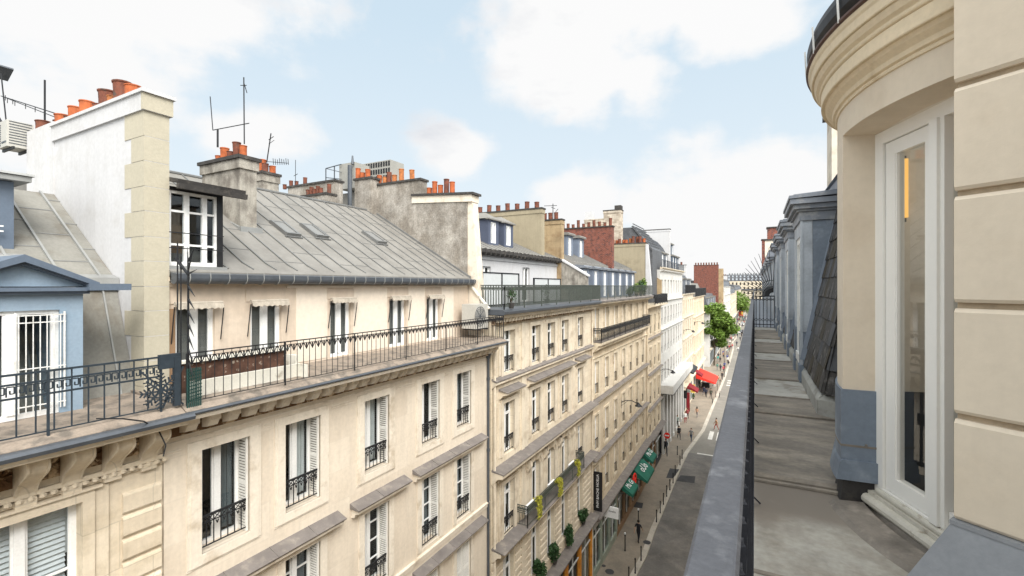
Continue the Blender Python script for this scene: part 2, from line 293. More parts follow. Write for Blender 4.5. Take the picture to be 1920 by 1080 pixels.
# ------------------------------------------------------------ mesh builder
class MB:
    def __init__(s): s.v = []; s.f = []; s.m = []; s.cur = 0
    def add(s, vs, fs, mi=None):
        o = len(s.v); s.v += [tuple(x) for x in vs]
        for f in fs: s.f.append([i + o for i in f]); s.m.append(s.cur if mi is None else mi)
    def box(s, x0, x1, y0, y1, z0, z1, mi=None):
        if x0 > x1: x0, x1 = x1, x0
        if y0 > y1: y0, y1 = y1, y0
        if z0 > z1: z0, z1 = z1, z0
        s.add([(x0, y0, z0), (x1, y0, z0), (x1, y1, z0), (x0, y1, z0), (x0, y0, z1), (x1, y0, z1), (x1, y1, z1), (x0, y1, z1)],
              [(3, 2, 1, 0), (4, 5, 6, 7), (0, 1, 5, 4), (1, 2, 6, 5), (2, 3, 7, 6), (3, 0, 4, 7)], mi)
    def quad(s, a, b, c, d, mi=None): s.add([a, b, c, d], [(0, 1, 2, 3)], mi)
    def prism(s, pts, off, mi=None):
        """closed polygon pts (3-D) swept by vector off"""
        n = len(pts); off = Vector(off); A = [Vector(p) for p in pts]; B = [p + off for p in A]
        s.add(A + B, [tuple(range(n))[::-1], tuple(range(n, 2 * n))] + [(i, (i + 1) % n, (i + 1) % n + n, i + n) for i in range(n)], mi)
    def prof(s, pts, y0, y1, X=0, mi=None):
        """section pts (x,z) swept along y"""
        s.prism([(X + p[0], y0, p[1]) for p in pts], (0, y1 - y0, 0), mi)
    def profx(s, pts, x0, x1, mi=None):
        s.prism([(x0, p[0], p[1]) for p in pts], (x1 - x0, 0, 0), mi)
    def bar(s, p, q, r, n=4, r2=None, mi=None):
        p = Vector(p); q = Vector(q); d = q - p
        if d.length < 1e-6: return
        d.normalize(); up = Vector((0, 0, 1)) if abs(d.z) < .95 else Vector((1, 0, 0))
        a = d.cross(up).normalized(); b = d.cross(a); r2 = r if r2 is None else r2
        P = []
        for c, rr in ((p, r), (q, r2)):
            for i in range(n):
                t = 2 * math.pi * (i + .5) / n; P.append(c + a * (math.cos(t) * rr) + b * (math.sin(t) * rr))
        s.add(P, [tuple(range(n)), tuple(range(2 * n - 1, n - 1, -1))] + [(i, i + n, (i + 1) % n + n, (i + 1) % n) for i in range(n)], mi)
    def path(s, pts, r, n=6, mi=None):
        for a, b in zip(pts[:-1], pts[1:]): s.bar(a, b, r, n, mi=mi)
    def lathe(s, pr, c=(0, 0, 0), n=12, mi=None):
        P = []; F = []
        for r, z in pr:
            for i in range(n):
                t = 2 * math.pi * i / n; P.append((c[0] + r * math.cos(t), c[1] + r * math.sin(t), c[2] + z))
        for k in range(len(pr) - 1):
            for i in range(n): F.append((k * n + i, k * n + (i + 1) % n, (k + 1) * n + (i + 1) % n, (k + 1) * n + i))
        F.append(tuple(range(n))[::-1]); F.append(tuple(range((len(pr) - 1) * n, len(pr) * n)))
        s.add(P, F, mi)
    def mesh(s, name, mats, smooth=False):
        me = bpy.data.meshes.new(name); me.from_pydata(s.v, [], s.f)
        for k in (mats if isinstance(mats, (list, tuple)) else [mats]): me.materials.append(M[k] if isinstance(k, str) else k)
        me.polygons.foreach_set('material_index', s.m)
        bm = bmesh.new(); bm.from_mesh(me); bmesh.ops.recalc_face_normals(bm, faces=bm.faces); bm.to_mesh(me); bm.free()
        if smooth: me.polygons.foreach_set('use_smooth', [True] * len(me.polygons))
        me.update(); return me
WL = {}
def link(o, parent=None, loc=(0, 0, 0), rz=0):
    COL.objects.link(o); loc = Vector(loc)
    if parent is not None:
        o.parent = parent; o.location = loc - WL[parent.name]
    else: o.location = loc
    WL[o.name] = loc
    if rz: o.rotation_euler = (0, 0, rz)
    return o
def tag(o, label=None, cat=None, group=None, kind=None):
    for k, x in (('label', label), ('category', cat), ('group', group), ('kind', kind)):
        if x: o[k] = x
    return o
def thing(name, loc, label, cat, group=None):
    o = bpy.data.objects.new(name, None); o.empty_display_size = .3
    link(o, None, loc); return tag(o, label, cat, group)
def part(name, mb, mats, parent=None, loc=(0, 0, 0), label=None, smooth=False, rz=0):
    """mesh given in world coordinates minus loc"""
    o = bpy.data.objects.new(name, mb.mesh(name, mats, smooth) if isinstance(mb, MB) else mb)
    link(o, parent, loc, rz)
    if label: o['label'] = label
    return o
def struct(name, mb, mats):
    return tag(part(name, mb, mats), kind='structure')
def rel(mb, c):
    """re-origin a builder to point c"""
    c = Vector(c); mb.v = [tuple(Vector(p) - c) for p in mb.v]; return mb
def solo(name, mb, mats, loc, label, cat, group=None, smooth=False):
    o = part(name, rel(mb, loc), mats, None, loc, smooth=smooth); return tag(o, label, cat, group)

# ------------------------------------------------------------ facade pieces
def facade(mb, X, y0, y1, z0, z1, holes, depth=.3, mi=0):
    ys = sorted({y0, y1, *[h[0] for h in holes], *[h[1] for h in holes]}); zs = sorted({z0, z1, *[h[2] for h in holes], *[h[3] for h in holes]})
    ys = [y for y in ys if y0 <= y <= y1]; zs = [z for z in zs if z0 <= z <= z1]
    for a, b in zip(ys[:-1], ys[1:]):
        for c, d in zip(zs[:-1], zs[1:]):
            ym, zm = (a + b) / 2, (c + d) / 2
            if any(h[0] < ym < h[1] and h[2] < zm < h[3] for h in holes): continue
            mb.quad((X, a, c), (X, b, c), (X, b, d), (X, a, d), mi)
    for a, b, c, d in holes:
        x = X - depth
        mb.quad((X, a, c), (X, a, d), (x, a, d), (x, a, c), mi); mb.quad((X, b, c), (x, b, c), (x, b, d), (X, b, d), mi)
        mb.quad((X, a, c), (x, a, c), (x, b, c), (X, b, c), mi); mb.quad((X, a, d), (X, b, d), (x, b, d), (x, a, d), mi)
def surround(mb, X, a, b, c, d, w=.16, p=.05, sill=True, mi=0):
    mb.box(X - .02, X + p, a - w, a, c, d, mi); mb.box(X - .02, X + p, b, b + w, c, d, mi); mb.box(X - .02, X + p, a - w, b + w, d, d + w, mi)
    if sill: mb.box(X - .02, X + p, a - w, b + w, c - w, c, mi)
CACHE = {}
def frame_mb(w, h, x, nt, trans=None, t=.065):
    mb = MB(); a = w / 2
    mb.box(x, x + .07, -a, -a + t, 0, h); mb.box(x, x + .07, a - t, a, 0, h)
    mb.box(x, x + .07, -a + t, a - t, 0, t * 1.3); mb.box(x, x + .07, -a + t, a - t, h - t, h)
    mb.box(x + .01, x + .09, -t * .95, t * .95, t * 1.3, h - t)
    for s in (-1, 1):
        y0, y1 = sorted((s * t * .95, s * (a - t)))
        mb.box(x + .015, x + .06, y0, y0 + .035, t * 1.3, h - t); mb.box(x + .015, x + .06, y1 - .035, y1, t * 1.3, h - t)
        for k in range(nt):
            z = t * 1.3 + (h - 2.3 * t) * (k + 1) / (nt + 1)
            mb.box(x + .012, x + .055, y0 + .035, y1 - .035, z - .018, z + .018)
    if trans: mb.box(x + .005, x + .095, -a + t, a - t, trans - .05, trans + .05)
    return mb
def curtain_mb(y0, y1, z0, z1, x, amp=.03):
    mb = MB(); n = max(4, int((y1 - y0) / .035)); P = []
    for i in range(n + 1):
        y = y0 + (y1 - y0) * i / n; xx = x + amp * math.sin(i * 1.7 + y * 9)
        P += [(xx, y, z0), (xx, y, z1)]
    mb.add(P, [(2 * i, 2 * i + 2, 2 * i + 3, 2 * i + 1) for i in range(n)]); return mb
def guard_mb(w, h, x=.0, dens=.12, fancy=True, bulge=0):
    mb = MB(); a = w / 2
    mb.bar((x, -a, h), (x, a, h), .03, 4); mb.bar((x, -a, .1), (x, a, .1), .016, 4)
    n = max(3, int(w / dens))
    for i in range(n + 1):
        y = -a + w * i / n; mb.bar((x, y, 0 if i in (0, n) else .1), (x, y, h), .012 if i % n else .018, 4)
    if fancy:
        mb.bar((x, -a, h - .14), (x, a, h - .14), .014, 4)
        for i in range(n):
            y = -a + w * (i + .5) / n
            for s in (-1, 1):
                mb.bar((x, y - s * w / n * .42, h - .13), (x, y + s * w / n * .42, h - .02), .01, 4)
            mb.bar((x, y - .025, h - .17), (x, y, h - .24), .012, 4); mb.bar((x, y + .025, h - .17), (x, y, h - .24), .012, 4)
    return mb
def shutter_mb(dep, h):
    mb = MB(); mb.box(0, .035, 0, .05, 0, h); mb.box(0, .035, dep - .05, dep, 0, h)
    for z in (0, h / 2 - .04, h - .08): mb.box(0, .035, .05, dep - .05, z, z + .08)
    n = int(h / .068)
    mb.box(.002, .006, .05, dep - .05, .05, h - .05, 1)  # dark sheet behind the slats, shade of the gaps put into its colour
    for i in range(n):
        z = .05 + (h - .1) * i / n
        mb.box(.010, .032, .05, dep - .05, z, z + .036)
    # lies in the y-z plane: y across, x thickness
    return mb
def cached(key, name, fn, mats, smooth=False):
    if key not in CACHE: CACHE[key] = fn().mesh(name, mats, smooth)
    return CACHE[key]
def window(parent, X, y, z0, w, h, rec=.3, nt=1, trans=None, guard=None, shutters=False, cur=None, far=False, gl='glass', gdens=.12, name='window', fm='wpaint', closed=False, gmat='iron'):
    """window whose opening starts at z0, centred on y, in the wall plane X"""
    k = (round(w, 2), round(h, 2), rec, nt, trans, fm)
    f = part(name, cached(('f',) + k, 'window', lambda: frame_mb(w, h, -rec, nt, trans, .065 if not far else .075), fm), None, parent, (X, y, z0))
    part('pane', cached(('p',) + k + (gl,), 'pane', lambda: _pane(w, h, -rec + .03), gl), None, f, (X, y, z0))
    a = w / 2 - .07
    if cur:
        for c in cur.split('+'):
            kind, ya, yb = {'l': ('curtain', -a, -a * .45), 'r': ('curtain', a * .4, a), 'f': ('curtain', -a, a), 'b': ('blind', -a, a), 'g': ('grey', -a, a), 'R': ('grey', 0.02, a)}[c]
            zc0, zc1 = (.1, h - .08) if kind != 'blind' else (h * rnd.choice((.45, .6, .7)), h - .07)
            mt = 'curtain_g' if kind == 'grey' else 'curtain'
            part('blind' if kind == 'blind' else 'curtain', cached(('c', c, w, h, rec, round(zc0, 2)), 'curtain', lambda: curtain_mb(ya, yb, zc0, zc1, -rec - .09, .004 if kind == 'blind' else .025), mt), None, f, (X, y, z0))
    if guard:
        part('guard_rail', cached(('g', w, guard, gdens, gmat), 'guard_rail', lambda: guard_mb(w, guard, -.06, gdens, fancy=not far), gmat), None, f, (X, y, z0))
    if shutters:
        d = rec - .06
        for s in (-1, 1):
            part('shutter', cached(('s', s, w, h, rec), 'shutter', lambda: _shut(s, w, h, d), ['shutter', 'slat_shade']), None, f, (X, y, z0))
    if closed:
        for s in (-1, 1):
            part('shutter', cached(('sc', s, w, h), 'shutter', lambda: _shutc(s, w, h), ['shutter', 'slat_shade']), None, f, (X, y, z0))
    return f
def _pane(w, h, x):
    mb = MB(); mb.quad((x, -w / 2 + .04, .04), (x, w / 2 - .04, .04), (x, w / 2 - .04, h - .04), (x, -w / 2 + .04, h - .04)); return mb
def _shut(s, w, h, d):
    q = shutter_mb(d, h - .03); m = MB(); yy = s * (w / 2 - .012)
    m.v = [(-d - .0 + p[1] - .03, yy - s * p[0], p[2] + .015) for p in q.v]; m.f = q.f; m.m = q.m; return m
def _shutc(s, w, h):
    q = shutter_mb(w / 2 - .01, h - .03); m = MB()
    m.v = [(-.10 + p[0], s * (w / 2 - p[1] - .003), p[2] + .015) for p in q.v]; m.f = q.f; m.m = q.m; return m
def pots(parent, name, pts, mats='pot', group=None):
    for (x, y, z, r, h) in pts:
        mm = mats if mats != 'pot' else rnd.choice(['pot', 'pot', 'pot', 'pot_b', 'pot_dark'])
        key = ('pot', round(r, 2), round(h, 2), mm)
        me = cached(key, 'chimney_pot', lambda: _pot(r, h), mm)
        o = part('chimney_pot', me, None, parent, (x, y, z)); o.rotation_euler = (rnd.uniform(-.035, .035), rnd.uniform(-.035, .035), 0)
def _pot(r, h):
    mb = MB(); mb.lathe([(r * .95, -.05), (r, 0), (r * .97, h * .5), (r * 1.0, h * .93), (r * 1.1, h * .94), (r * 1.1, h), (r * .85, h), (r * .8, h - .12)], n=14); return mb
def chimney(parent, x0, x1, y0, y1, z0, z1, m='stained', cap='capst', over=.07, caph=.10, band=True):
    mb = MB(); mb.box(x0, x1, y0, y1, z0, z1 - caph, 0)
    if band: mb.box(x0 - over * .5, x1 + over * .5, y0 - over * .5, y1 + over * .5, z1 - caph - .28, z1 - caph - .002, 0)
    mb.box(x0 - over, x1 + over, y0 - over, y1 + over, z1 - caph, z1, 1)
    return part('chimney', mb, [m, cap], parent)
def railing(parent, p0, p1, h, dens=.13, m='iron', name='railing', posts=2.4, lace=False, fret=False, top=.022, bars=.009, low=.12, posth=None):
    mb = MB(); p0 = Vector(p0); p1 = Vector(p1); d = p1 - p0; Ln = d.length; e = d / Ln; Z = Vector((0, 0, 1))
    mb.bar(p0 + Z * h, p1 + Z * h, top, 4); mb.bar(p0 + Z * low, p1 + Z * low, top * .6, 4)
    n = max(1, int(Ln / dens))
    for i in range(n + 1):
        b = p0 + e * (Ln * i / n); mb.bar(b + Z * low, b + Z * (h - .01), bars, 4)
        if lace and i < n:
            mb.bar(p0 + Z * (h - .07), p1 + Z * (h - .07), .008, 4) if i == 0 else None
            c = p0 + e * (Ln * (i + .5) / n); w = Ln / n * .42
            A = c - e * w + Z * (h - .07); B = c + e * w + Z * (h - .07); D = c + Z * (h - .22)
            mb.bar(A, D, .014, 4, .006); mb.bar(B, D, .014, 4, .006); mb.bar(c + Z * (h - .08), D, .02, 4, .008)
        if fret and i < n:
            c = p0 + e * (Ln * i / n); w = Ln / n
            for k in range(2):
                q = c + e * (w * (k * .5)); zt, zb = h - .17, h - .31; ww = w * .5
                pts = [q + Z * zb, q + Z * zt, q + e * ww * .8 + Z * zt, q + e * ww * .8 + Z * (zb + .04), q + e * ww * .35 + Z * (zb + .04), q + e * ww * .35 + Z * (zt - .05)]
                mb.path(pts, .011, 4)
    if fret:
        for z in (h - .14, h - .34): mb.bar(p0 + Z * z, p1 + Z * z, .02, 4)
    k = max(1, round(Ln / posts))
    for i in range(k + 1):
        b = p0 + e * (Ln * i / k); mb.bar(b, b + Z * (h + (posth or 0)), top * .95, 4)
    return part(name, mb, m, parent)

# ============================================================ THE SETTING: ground, road, pavements
def strip(mb, L_, R_, z):
    for i in range(len(L_) - 1):
        mb.quad((L_[i][0], L_[i][1], z), (R_[i][0], R_[i][1], z), (R_[i + 1][0], R_[i + 1][1], z), (L_[i + 1][0], L_[i + 1][1], z))
mb = MB(); mb.quad((-1500, -300, GZ - .16), (1500, -300, GZ - .16), (1500, 2500, GZ - .16), (-1500, 2500, GZ - .16)); struct('ground', mb, 'ground')
KP = [(1193, 1080), (1213, 1041), (1229, 994), (1254, 935), (1271, 891), (1290, 849), (1321, 807), (1335, 772), (1347, 742), (1361, 707), (1372, 670), (1376, 655), (1375, 641)]
kb = [at_z(u, v) for u, v in KP]
kb = [Vector((kb[0].x - .3, -20, 0)), Vector((kb[0].x - .1, 20, 0))] + kb + [Vector((-6.2, 200, 0)), Vector((-6.2, 440, 0))]
mb = MB(); strip(mb, [(p.x, p.y) for p in kb], [(-1.2, p.y) for p in kb], GZ - .12)
struct('road', mb, 'asphalt_l')
y52 = at_z(1320, 851).y
mb = MB(); ks = [p for p in kb if p.y < y52]; e = kb[len(ks)]; t = (y52 - ks[-1].y) / (e.y - ks[-1].y); ks = ks + [ks[-1].lerp(e, t)]
strip(mb, [(p.x + .02, p.y) for p in ks], [(-1.22, p.y) for p in ks], GZ - .116); struct('asphalt_lane', mb, 'asphalt')
mb = MB(); strip(mb, [(-10.3, p.y) for p in kb], [(p.x - .42, p.y) for p in kb], GZ)
mb.quad((-60, 110, GZ + .004), (-10.2, 110, GZ + .004), (-10.2, 125, GZ + .004), (-60, 125, GZ + .004)); struct('pavement', mb, 'pave')
mb = MB(); mb.box(-1.2, .66, -20, 440, GZ - .12, GZ); struct('near_pavement', mb, 'pave')
mb = MB()
for a, b in zip(kb[:-1], kb[1:]):
    mb.add([(a.x - .42, a.y, GZ - .13), (a.x, a.y, GZ - .13), (a.x, a.y, GZ + .005), (a.x - .42, a.y, GZ + .005), (b.x - .42, b.y, GZ - .13), (b.x, b.y, GZ - .13), (b.x, b.y, GZ + .005), (b.x - .42, b.y, GZ + .005)],
           [(3, 2, 6, 7), (2, 1, 5, 6), (0, 3, 7, 4)])
struct('kerb', mb, 'kerb')
def ground_poly(pix, z):
    return [tuple(at_z(u, v, z)) for u, v in pix]
mb = MB()
for pix in ([(1330, 804 + 16), (1341, 808 + 15), (1331, 821), (1325, 821)],):
    pass
for (x0, x1, y0, y1) in [(-5.6, -5.05, 66.6, 70.4), (-4.6, -4.05, 66.6, 70.4), (-3.6, -3.05, 66.6, 70.4), (-2.6, -2.05, 66.6, 70.4)]:
    mb.quad((x0, y0, GZ - .112), (x1, y0, GZ - .112), (x1, y1, GZ - .112), (x0, y1, GZ - .112))
mb.quad((-6.25, y52, GZ - .112), (-1.3, y52, GZ - .112), (-1.3, y52 + .35, GZ - .112), (-6.25, y52 + .35, GZ - .112))
for yy in (104, 106.5, 109): mb.quad((-5.2, yy, GZ - .112), (-1.3, yy, GZ - .112), (-1.3, yy + .9, GZ - .112), (-5.2, yy + .9, GZ - .112))
struct('road_marking', mb, 'roadpaint')
mb = MB()
mb.add(ground_poly([(1276, 891), (1304, 893), (1302, 906), (1268, 902)], GZ - .108), [(0, 1, 2, 3)])
mb.add(ground_poly([(1256, 878), (1274, 880), (1262, 897), (1249, 896)], GZ + .006), [(0, 1, 2, 3)])
mb.add(ground_poly([(1186, 940), (1206, 943), (1204, 953), (1182, 950)], GZ + .006), [(0, 1, 2, 3)])
struct('asphalt_patch', mb, 'asphalt_d')
mb = MB()
for i, (u, v, r) in enumerate([(1143, 1072, .32), (1213, 1017, .3), (1132, 1061, .15)]):
    c = at_z(u, v); mb.lathe([(r, 0), (r, .012)], (c.x, c.y, GZ + .001), 14)
struct('manhole_cover', mb, 'asphalt_d')

# ============================================================ BUILDING 0 : blue dormer, left edge
b0 = thing('apartment_building', (-10, 1, GZ), 'stone building at the left edge with blue pedimented dormer, scroll brackets and fretwork balcony rail', 'building', 'apartment buildings along the left side of the street')
Y0, Y1 = -9.0, 4.62
mb = MB()
h0 = [(2.05, 3.42, -5.9, -3.62), (-.6, .75, -5.9, -3.62), (2.05, 3.42, -9.4, -7.0), (-.6, .75, -9.4, -7.0), (-4, -2.7, -5.9, -3.62)]
facade(mb, -10, Y0, Y1, GZ, -2.45, h0, .3)
mb.box(-22, -19, Y0, Y1, GZ, -2.45); mb.quad((-10, Y0, GZ), (-22, Y0, GZ), (-22, Y0, -2.45), (-10, Y0, -2.45)); mb.quad((-10, Y1, GZ), (-22, Y1, GZ), (-22, Y1, -2.45), (-10, Y1, -2.45))
for z in [-3.72 - .42 * k for k in range(14)]:                                # quoin blocks
    mb.prof([(0, z - .38), (.045, z - .36), (.06, z - .33), (.06, z - .05), (.045, z - .02), (0, z)], 3.98, 4.58, -10)
for h in h0:
    a, b, c, d = h
    mb.box(-10, -9.93, a - .16, a, c, d + .16); mb.box(-10, -9.93, b, b + .16, c, d + .16); mb.box(-10, -9.93, a, b, d, d + .16); mb.box(-10, -9.88, a - .25, b + .25, d + .17, d + .21); mb.box(-10, -9.96, b + .17, b + .36, c, d + .17)
mb.box(-10, -9.95, Y0, Y1, -3.38, -3.33)
part('wall', mb, 'stone0', b0)
mb = MB(); mb.box(-19, -10.9, Y0, Y1, GZ, -2.5); part('interior', mb, 'room', b0)
mb = MB()                                                                     # cornice with scroll brackets
mb.prof([(0, -2.62), (.82, -2.55), (.88, -2.42), (.80, -2.38), (0, -2.34)], Y0, Y1 + .03, -10)
mb.prof([(0, -2.78), (.12, -2.76), (.2, -2.63), (0, -2.63)], Y0, Y1, -10)
mb.box(-10, -9.93, Y0, Y1, -3.28, -3.2)
y = Y0 + .1
while y < Y1: mb.lathe([(.0, -.045), (.05, -.02), (.05, .02), (0, .045)], (-9.92, y, -3.31), 6); y += .13
part('cornice', mb, 'stone0', b0)
def console():
    m = MB(); P = []
    for k in range(15):
        t = k / 14; zz = -.62 * t; xx = .50 * (1 - t) ** .8 + .10 * math.sin(t * math.pi * 2.0) * (1 - t * .3) + .05; P.append((xx, zz))
    P = [(0, 0)] + P + [(0, -.62)]
    m.prof(P, -.115, .115); 
    for yy in (-.13, .1): m.prof([(p[0] * 1.03 + .01, p[1]) for p in P], yy, yy + .03)
    m.lathe([(.0, 0), (.06, .01), (.06, .02), (0, .03)], (.45, 0, -.1), 8)
    m.box(0, .1, -.12, .12, -.78, -.66); return m
def rosette():
    m = MB(); m.box(0, .03, -.14, .14, -.46, -.06)
    for k in range(8):
        t = k * math.pi / 4; m.bar((.05, .03 * math.cos(t), -.26 + .04 * math.sin(t)), (.06, .12 * math.cos(t), -.26 + .16 * math.sin(t)), .02, 4, .035)
    m.box(.03, .09, -.03, .03, -.29, -.23); return m
y = 4.36
while y > -3:
    part('bracket', cached(('console',), 'bracket', console, 'stone0'), None, b0, (-10, y, -2.63))
    part('rosette', cached(('ros',), 'rosette', rosette, 'dirty'), None, b0, (-10, y - .27, -2.63)); y -= .54
for h in h0:
    window(b0, -10, (h[0] + h[1]) / 2, h[2], h[1] - h[0], h[3] - h[2], .25, 1, None, None, cur='b')
for h in h0[:1]:
    mbs = MB(); 
    for k in range(24):
        z = h[2] + .1 + k * .088
        mbs.add([(-10.30, h[0] + .1, z), (-10.36, h[0] + .1, z + .07), (-10.36, h[1] - .1, z + .07), (-10.30, h[1] - .1, z)], [(0, 1, 2, 3)])
    part('blind', mbs, 'white', b0)
mb = MB()
mb.prof([(-1.4, -2.36), (.80, -2.345), (.80, -2.33), (.62, -2.24), (-1.4, -2.18)], Y0, Y1, -10); part('balcony_floor', mb, 'ledge', b0)
mb = MB(); mb.prof([(.78, -2.42), (.86, -2.47), (.93, -2.45), (.95, -2.39), (.90, -2.35), (.80, -2.34)], Y0, Y1 + .1, -10); part('gutter', mb, 'gutter', b0)
railing(b0, (-9.36, Y0, -2.26), (-9.36, 4.30, -2.26), .98, .2, 'iron_blue', fret=True, posts=1.55, bars=.012, low=.08)
mb = MB()                                                                     # cast iron end panel with a palmette star
for p, q in [((-9.36, 4.32, -2.2), (-9.36, 4.66, -1.5)), ((-9.36, 4.66, -2.2), (-9.36, 4.0, -1.5))]: mb.bar(p, q, .018)
cy, cz = 4.28, -1.88
for k in range(8):
    t = k * math.pi / 4 + .0; d = Vector((0, math.cos(t), math.sin(t))); c = Vector((-9.34, cy, cz))
    mb.bar(c, c + d * .30, .022, 4, .012)
    for q in (.14, .2, .26): 
        for s in (-1, 1):
            nrm = Vector((0, -d.z, d.y)); mb.bar(c + d * q, c + d * (q + .05) + nrm * s * (.09 - (q - .14) * .3), .014, 4)
for a0 in range(12):
    t = a0 * math.pi / 6; t2 = (a0 + 1) * math.pi / 6
    mb.bar((-9.34, cy + .12 * math.cos(t), cz + .12 * math.sin(t)), (-9.34, cy + .12 * math.cos(t2), cz + .12 * math.sin(t2)), .016)
mb.box(-9.39, -9.33, 4.26, 4.60, -1.5, -1.24); mb.box(-9.40, -9.32, 4.50, 4.60, -2.2, -1.3)
part('railing_end_panel', mb, 'iron_blue', b0)
# roof : steep lower zinc slope, shallower upper one
mb = MB(); ys, ye = Y0, 4.72
mb.prof([(-1.25, -2.25), (-2.1, .0), (-2.1, .12), (-5.3, 2.25), (-8.5, 2.5), (-8.5, -2.3)], ys, ye, -10, 0)
for y in [ye - .25 - .62 * k for k in range(20)]:
    if y < ys: break
    mb.bar((-11.23, y, -2.25), (-12.08, y, 0), .022, 4, mi=1)
    mb.bar((-12.1, y, .15), (-15.3, y, 2.28), .03, 4, mi=1)
    for k in range(3): 
        zz = .5 + k * .62 + (0 if int((ye - y) / .62) % 2 else .3); xx = -12.1 - (zz - .12) / 2.13 * 3.2
        mb.box(xx - .012, xx + .012, y, y + .6, zz + .0, zz + .018, 1)
mb.prof([(-2.0, -.10), (-1.95, .0), (-1.98, .16), (-2.3, .24), (-2.3, .1)], ys, ye, -10, 1)
part('roof', mb, ['zinc_old', 'zinc_light'], b0)
# blue dormer
dy0, dy1 = 2.06, 3.66; xf = -10.62
mb = MB(); a, b, c, d = 2.2, 3.35, -2.2, -.42
mb.box(xf - 1.2, xf, dy0, a, -2.3, -.08); mb.box(xf - 1.2, xf, b, dy1, -2.3, -.08); mb.box(xf - 1.2, xf, a, b, d, -.08)
mb.prism([(xf, dy0 - .05, -.02), (xf, dy1 + .05, -.02), (xf, (dy0 + dy1) / 2, .36)], (-2.0, 0, 0))
dm = part('dormer', mb, 'blue', b0)
mb = MB(); ym = (dy0 + dy1) / 2
for s in (-1, 1):
    e1 = ym + s * .96
    mb.prism([(xf - 2.2, e1, -.03), (xf - 2.2, e1, .05), (xf - 2.2, ym, .50), (xf - 2.2, ym, .38)], (2.42, 0, 0)); mb.prism([(xf - .02, e1 - s * .08, -.03), (xf - .02, e1 - s * .08, .02), (xf - .02, ym, .43), (xf - .02, ym, .33)], (.14, 0, 0))
mb.box(xf - .02, xf + .16, ym - .93, ym + .93, -.1, -.035); mb.box(xf - .01, xf + .10, ym - .86, ym + .86, -.15, -.10)
mb.box(xf - .3, xf + .25, dy1 + .0, dy1 + .62, -.09, .03)
part('pediment', mb, 'blue_dk', dm)
w = window(b0, xf, (a + b) / 2, c, b - a, d - c, .12, 0, None, None, cur=None)
mb = MB()                                                                     # white grille in front of the right leaf
x = xf + .03
for yy in [2.84 + .085 * k for k in range(7)]: mb.bar((x, yy, -2.1), (x, yy, -.5), .009)
for z in (-2.0, -1.45, -1.38, -.62, -.5): mb.bar((x, 2.80, z), (x, 3.42, z), .012)
mb.bar((x, 2.80, -2.1), (x, 2.8, -.45), .016); mb.bar((x, 3.40, -2.1), (x, 3.4, -.45), .016)
part('grille', mb, 'wframe', w)
mb = MB(); xg = -13.0                                                         # small upper dormer
mb.box(xg - 2, xg, 1.9, 2.35, .6, 2.05); mb.box(xg - 2, xg, 3.18, 3.42, .6, 2.05); mb.box(xg - 2, xg, 2.35, 3.18, 1.85, 2.05); mb.box(xg - 2, xg, 2.35, 3.18, .6, .85); mb.box(xg - 2, xg - .9, 2.35, 3.18, .85, 1.85)
d2 = part('dormer', mb, 'blue_dk', b0)
mb = MB(); mb.box(xg - 2.2, xg + .2, 1.7, 3.62, 2.06, 2.16); mb.prof([(-2.2, 2.17), (.24, 2.17), (.2, 2.22), (-2.2, 2.45)], 1.65, 3.66, xg); mb.prof([(0, .5), (.35, .45), (.3, .58), (0, .66)], 1.85, 3.5, xg); part('dormer_roof', mb, 'zinc_light', d2)
mb = MB()
for z in (1.05, 1.15): mb.bar((xg + .1, 2.3, z), (xg + .1, 3.25, z), .018)
part('guard_rail', mb, 'wpaint', d2)
window(b0, xg, 2.765, .85, .83, 1.0, .12, 1, cur='f')
# white party-wall chimney between building 0 and 1
XE, YE, YW, TE = -10.93, 4.73, 5.17, 3.97
mb = MB(); mb.box(-15.3, XE, YE, YW, -2.3, TE - .42, 0); mb.box(-15.34, XE + .05, YE - .05, YW + .05, TE - .42, TE - .07, 0); mb.box(-15.36, XE + .10, YE - .09, YW + .09, TE - .07, TE, 2)
mb.box(-17.0, -15.3, YE - .02, YW, -2.3, 4.05, 0)
k = 0; z = TE - .42
while z > -2.2:                                                               # quoins
    hh = .52 if k % 2 == 0 else .50; ln = .80 if k % 2 == 0 else .52
    mb.box(XE - ln, XE + .004, YE - .012, YW + .004, max(-2.25, z - hh + .012), z, 1); z -= hh; k += 1
mb.box(XE - .02, XE + .055, YE - .055, YW + .055, TE - .415, TE - .075, 1)
ch = part('chimney', mb, ['white_wall', 'quoin', 'white_wall'], b0)
pp = []
for i, (u, hh, r) in enumerate([(118, .34, .15), (134, .20, .14), (142, .40, .15), (163, .43, .15), (186, .24, .12), (203, .46, .17), (214, .28, .13), (231, .52, .17), (250, .35, .15)]):
    p = at_x(u, 300, -12); q = ray(u, 300); t = (YE + .22) / q.y; pp.append((q.x * t, YE + .22, TE, r, hh))
pp += [(-15.6, 4.95, 4.05, .15, .12), (-16.7, 4.95, 4.05, .16, .3)]
pots(ch, 'p', pp)
